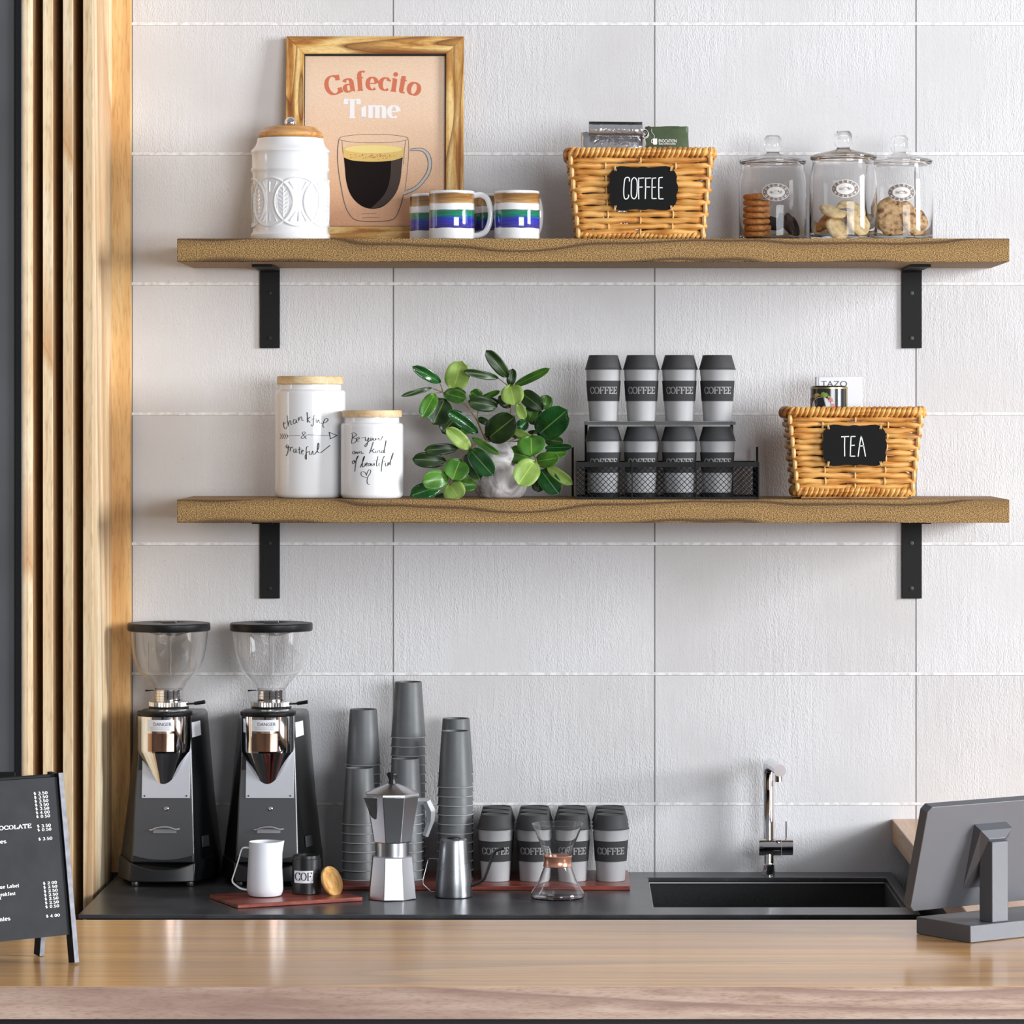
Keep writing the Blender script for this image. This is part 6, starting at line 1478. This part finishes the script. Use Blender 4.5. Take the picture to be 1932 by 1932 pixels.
# bracket: wedge from the column head up to the panel
q = [bp(a0_,b0_,zk),bp(a1_,b0_,zk),bp(a1_-.003,b0_+.006,zk+.010),bp(a0_+.0,b0_+.006,zk+.010)]
P0 = [pp(-.030,.052),pp(.034,.052),pp(.034,-.040),pp(-.030,-.040)]
zz = zk+.012
m = MB(); A_ = [bp(a0_,b0_+.006,zk+.004),bp(a1_,b0_+.006,zk+.004),bp(a1_,b1_,zk+.004),bp(a0_,b1_,zk+.004)]
top = [pp(-.026,.048,0),pp(.036,.048,0)]; topf = [pp(-.026,.044,-.016),pp(.036,.044,-.016)]
low = [pp(-.026,-.052,0),pp(.036,-.052,0)]
vs = [A_[0],A_[1],topf[0],topf[1],top[0],top[1],low[0],low[1],bp(a0_,b1_,zk-.030),bp(a1_,b1_,zk-.030)]
m.add(vs, [(0,1,3,2),(2,3,5,4),(0,2,4,6,8),(1,9,7,5,3),(6,7,9,8),(4,5,7,6),(0,8,9,1)])
obj('bracket', m, CMET, t, bevel=.0006, smooth=False)
w0, w1, h0, h1, ch = -.1205, .175, -.0800, .0800, .0075
pl = [(w0+ch,h0),(w1-ch,h0),(w1,h0+ch),(w1,h1-ch),(w1-ch,h1),(w0+ch,h1),(w0,h1-ch),(w0,h0+ch)]
m = MB().prism(pl, lambda a, h: pp(a,h,0), lambda a, h: pp(a,h,.017))
sh = obj('housing', m, CMET, t, bevel=.0009, smooth=False)
m = MB().prism([(w0+.006,h0+.006),(w1-.006,h0+.006),(w1-.006,h1-.006),(w0+.006,h1-.006)], lambda a, h: pp(a,h,.0174), lambda a, h: pp(a,h,.0182))
obj('screen', m, plain('black_glass_screen', (10,10,12), .08), t)

# ================================================================ BAR: MENU BOARD
yaw = math.radians(39); u = Vector((math.cos(yaw), math.sin(yaw), 0)); w = Vector((-u.y, u.x, 0))
LF = Vector((-.6905,-1.851,1.0004)); LR = LF+w*.094
top_ = LF+w*.047+Vector((0,0,.2605)); Wb = .30
t = thing('menu_board', 'black A-frame menu board with white prices at the left of the bar', 'menu board', tuple(LF+u*-.15+w*.047))
BW = plain('black_stained_wood', (20,20,22), .6, spec=.25, noise=.2, nscale=60); EDGE = plain('grey_edge_wood', (122,124,134), .5, noise=.15, nscale=90)
def leg(foot, head, x, a=.0038, b=.0078):   # tapering square leg, outer face pale
    d = (head-foot).normalized(); s = u; nrm = d.cross(s).normalized()
    m = MB()
    P = []
    for e in (foot, head): P.append([tuple(e+s*i*a+nrm*j*b) for i, j in ((-1,-1),(1,-1),(1,1),(-1,1))])
    P[0] = [(p[0],p[1],max(p[2],1.0004)) for p in P[0]]
    return m.quadbox(P[0], P[1])
legs = []
for nm, off in (('r', 0), ('l', -Wb)):
    for ft, hd in ((LF, top_-w*.004), (LR, top_+w*.010)):
        o = obj('leg', leg(ft+u*off+Vector((0,0,.001)), hd+u*off, 0), BW, t, bevel=.0005); legs.append((o, ft+u*off, hd+u*off))
        if nm == 'r':
            f_, h_ = ft+u*off+Vector((0,0,.001)), hd+u*off; d = (h_-f_).normalized(); nrm = d.cross(u).normalized(); nrm = nrm if nrm.y < 0 else -nrm; f_ = f_+nrm*.0079; h_ = h_+nrm*.0079; m = MB()
            f_.z = max(f_.z, 1.0012); P = [tuple(f_+u*.0036), tuple(h_+u*.0036), tuple(h_-u*.0036), tuple(f_-u*.0036)]
            Q2 = [tuple(Vector(p)+nrm*.0007) for p in P]; m.quadbox(P, Q2); e_ = obj('pale_edge', m, EDGE, o, smooth=False)
obj('hinge_bar', MB().tube([tuple(top_+u*(-Wb)-Vector((0,0,.004))), tuple(top_+u*.002-Vector((0,0,.004)))], .0035, 8), BW, t)
dT = (top_-w*.004-LF).normalized(); nF = dT.cross(u).normalized()
if nF.y > 0: nF = -nF
def bd(a, h, d=0): return LF+u*a+dT*h+nF*d      # a along the board, h up the leg, d out of the face
m = MB().quadbox([tuple(bd(-Wb+.006,.040,-.002)),tuple(bd(-.0042,.040,-.002)),tuple(bd(-.0042,.040,.0035)),tuple(bd(-Wb+.006,.040,.0035))],
                 [tuple(bd(-Wb+.006,.2590,-.002)),tuple(bd(-.0042,.2590,-.002)),tuple(bd(-.0042,.2590,.0035)),tuple(bd(-Wb+.006,.2590,.0035))])
pnl = obj('panel', m, plain('dark_slate_panel', (40,42,45), .6, spec=.2, noise=.12, nscale=30), t)
def hit(px, py):   # photo point -> board coordinates
    d = Vector(((px-1078)/7000, 1, (785-py)/7000)); o_ = Vector((0,-7,CZ)); p0 = bd(0,0,.0035)
    k = (p0-o_).dot(nF)/d.dot(nF); q = o_+d*k-LF
    return q.dot(u), q.dot(dT)
m = MB()
def line(txt, xr, yb, wpx, hpx, left=False, th=.2):
    a1, h1_ = hit(xr, yb); a0, _ = hit(xr-wpx, yb+wpx*.09); _, h2 = hit(xr, yb-hpx)
    st, w_ = text_strokes(txt, .10); sx = (a1-a0)/w_; sh_ = (h2-h1_)
    lettering(m, txt, lambda p, q: tuple(bd(a0+p*sx, h1_+q*sh_, .0041)), thick=.22, thin=.12, sthick=.12, track=.10)
def rows(x0, y0, x1, y1, items):
    n = len(items)
    for i, s_ in enumerate(items):
        f = i/(n-1) if n > 1 else 0; line('$ '+s_, x0+(x1-x0)*f, y0+(y1-y0)*f, 26, 5.0)
rows(89.3, 1498.0, 94.2, 1541.5, ['3.50','3.50','3.50','3.50','3.50','4.00','0.50'])
rows(95.6, 1559.3, 96.5, 1566.5, ['3.50','0.50'])
rows(98.2, 1583.8, 98.2, 1583.8, ['3.50'])
rows(107.0, 1667.0, 111.3, 1711.2, ['2.00','2.50','2.50','2.50','2.50','2.50','0.50'])
rows(112.6, 1728.8, 112.6, 1728.8, ['4.00'])
line('OCOLATE', 59, 1561.5, 61, 7.2); line('es', 11.5, 1590.5, 11.5, 6.8); line('Blue Label', 35.5, 1673.5, 45, 6.0); line('Breakfast', 29, 1688.2, 38, 6.0); line('nt', 2.2, 1696.8, 9, 6.0); line('nies', 19, 1736, 20, 7.0)
obj('price_lettering', m, plain('white_menu_print', (236,236,236), .6), pnl, smooth=False)
# ================================================================ CAMERA, LIGHT
cam = bpy.data.cameras.new('camera'); co = bpy.data.objects.new('camera', cam); COL.objects.link(co)
co.location = (0, -7, CZ); co.rotation_euler = (PI/2, 0, 0)
cam.sensor_width = 36; cam.lens = 7000/1932*36
cam.shift_x = (966-1078)/1932; cam.shift_y = -(966-785)/1932
cam.clip_start = .1; cam.clip_end = 60
sc.camera = co
def area(name, loc, rot, sx, sy, power, color=(1,1,1)):
    l = bpy.data.lights.new(name, 'AREA'); l.shape = 'RECTANGLE'; l.size = sx; l.size_y = sy; l.energy = power; l.color = color
    o = bpy.data.objects.new(name, l); COL.objects.link(o); o.location = loc; o.rotation_euler = rot; return o
# tall window in the side wall, to the right of the bar
area('window_daylight', (6.5, -3.25, 2.85), (0, math.radians(90), 0), 2.1, 2.2, 580, (.965, .985, 1))
# cool fill light added behind the camera, no known source there
fill = area('front_fill', (3.4, -8.0, 2.05), (0, 0, 0), 3.8, 1.7, 340, (.91, .955, 1))
fill.rotation_euler = (Vector((.3, 0, 1.45))-fill.location).to_track_quat('-Z', 'Y').to_euler()
w = bpy.data.worlds.new('room_light'); sc.world = w; w.use_nodes = True
nt = w.node_tree; bg = nt.nodes['Background']
tc = N(nt, 'ShaderNodeTexCoord'); sp = N(nt, 'ShaderNodeSeparateXYZ'); L(nt, tc.outputs['Generated'], sp.inputs[0])
rp = ramp(nt, math_n(nt, 'MULTIPLY_ADD', sp.outputs[2], .5), [(.0, (.16,.13,.11,1)), (.46, (.22,.20,.19,1)), (.52, (.42,.42,.44,1)), (1, (.62,.64,.68,1))])
[n for n in nt.nodes if n.type == 'MATH'][-1].inputs[2].default_value = .5
L(nt, rp, bg.inputs[0]); bg.inputs[1].default_value = .50
sc.view_settings.view_transform = 'Standard'; sc.view_settings.look = 'None'; sc.view_settings.exposure = 0.12; sc.view_settings.gamma = 1
sc.view_settings.use_curve_mapping = False
cy = sc.cycles; cy.max_bounces = 14; cy.transmission_bounces = 12; cy.glossy_bounces = 6; cy.diffuse_bounces = 4; cy.transparent_max_bounces = 12
cy.caustics_refractive = True; cy.caustics_reflective = True; cy.blur_glossy = .5; cy.sample_clamp_indirect = 6; cy.use_denoising = True
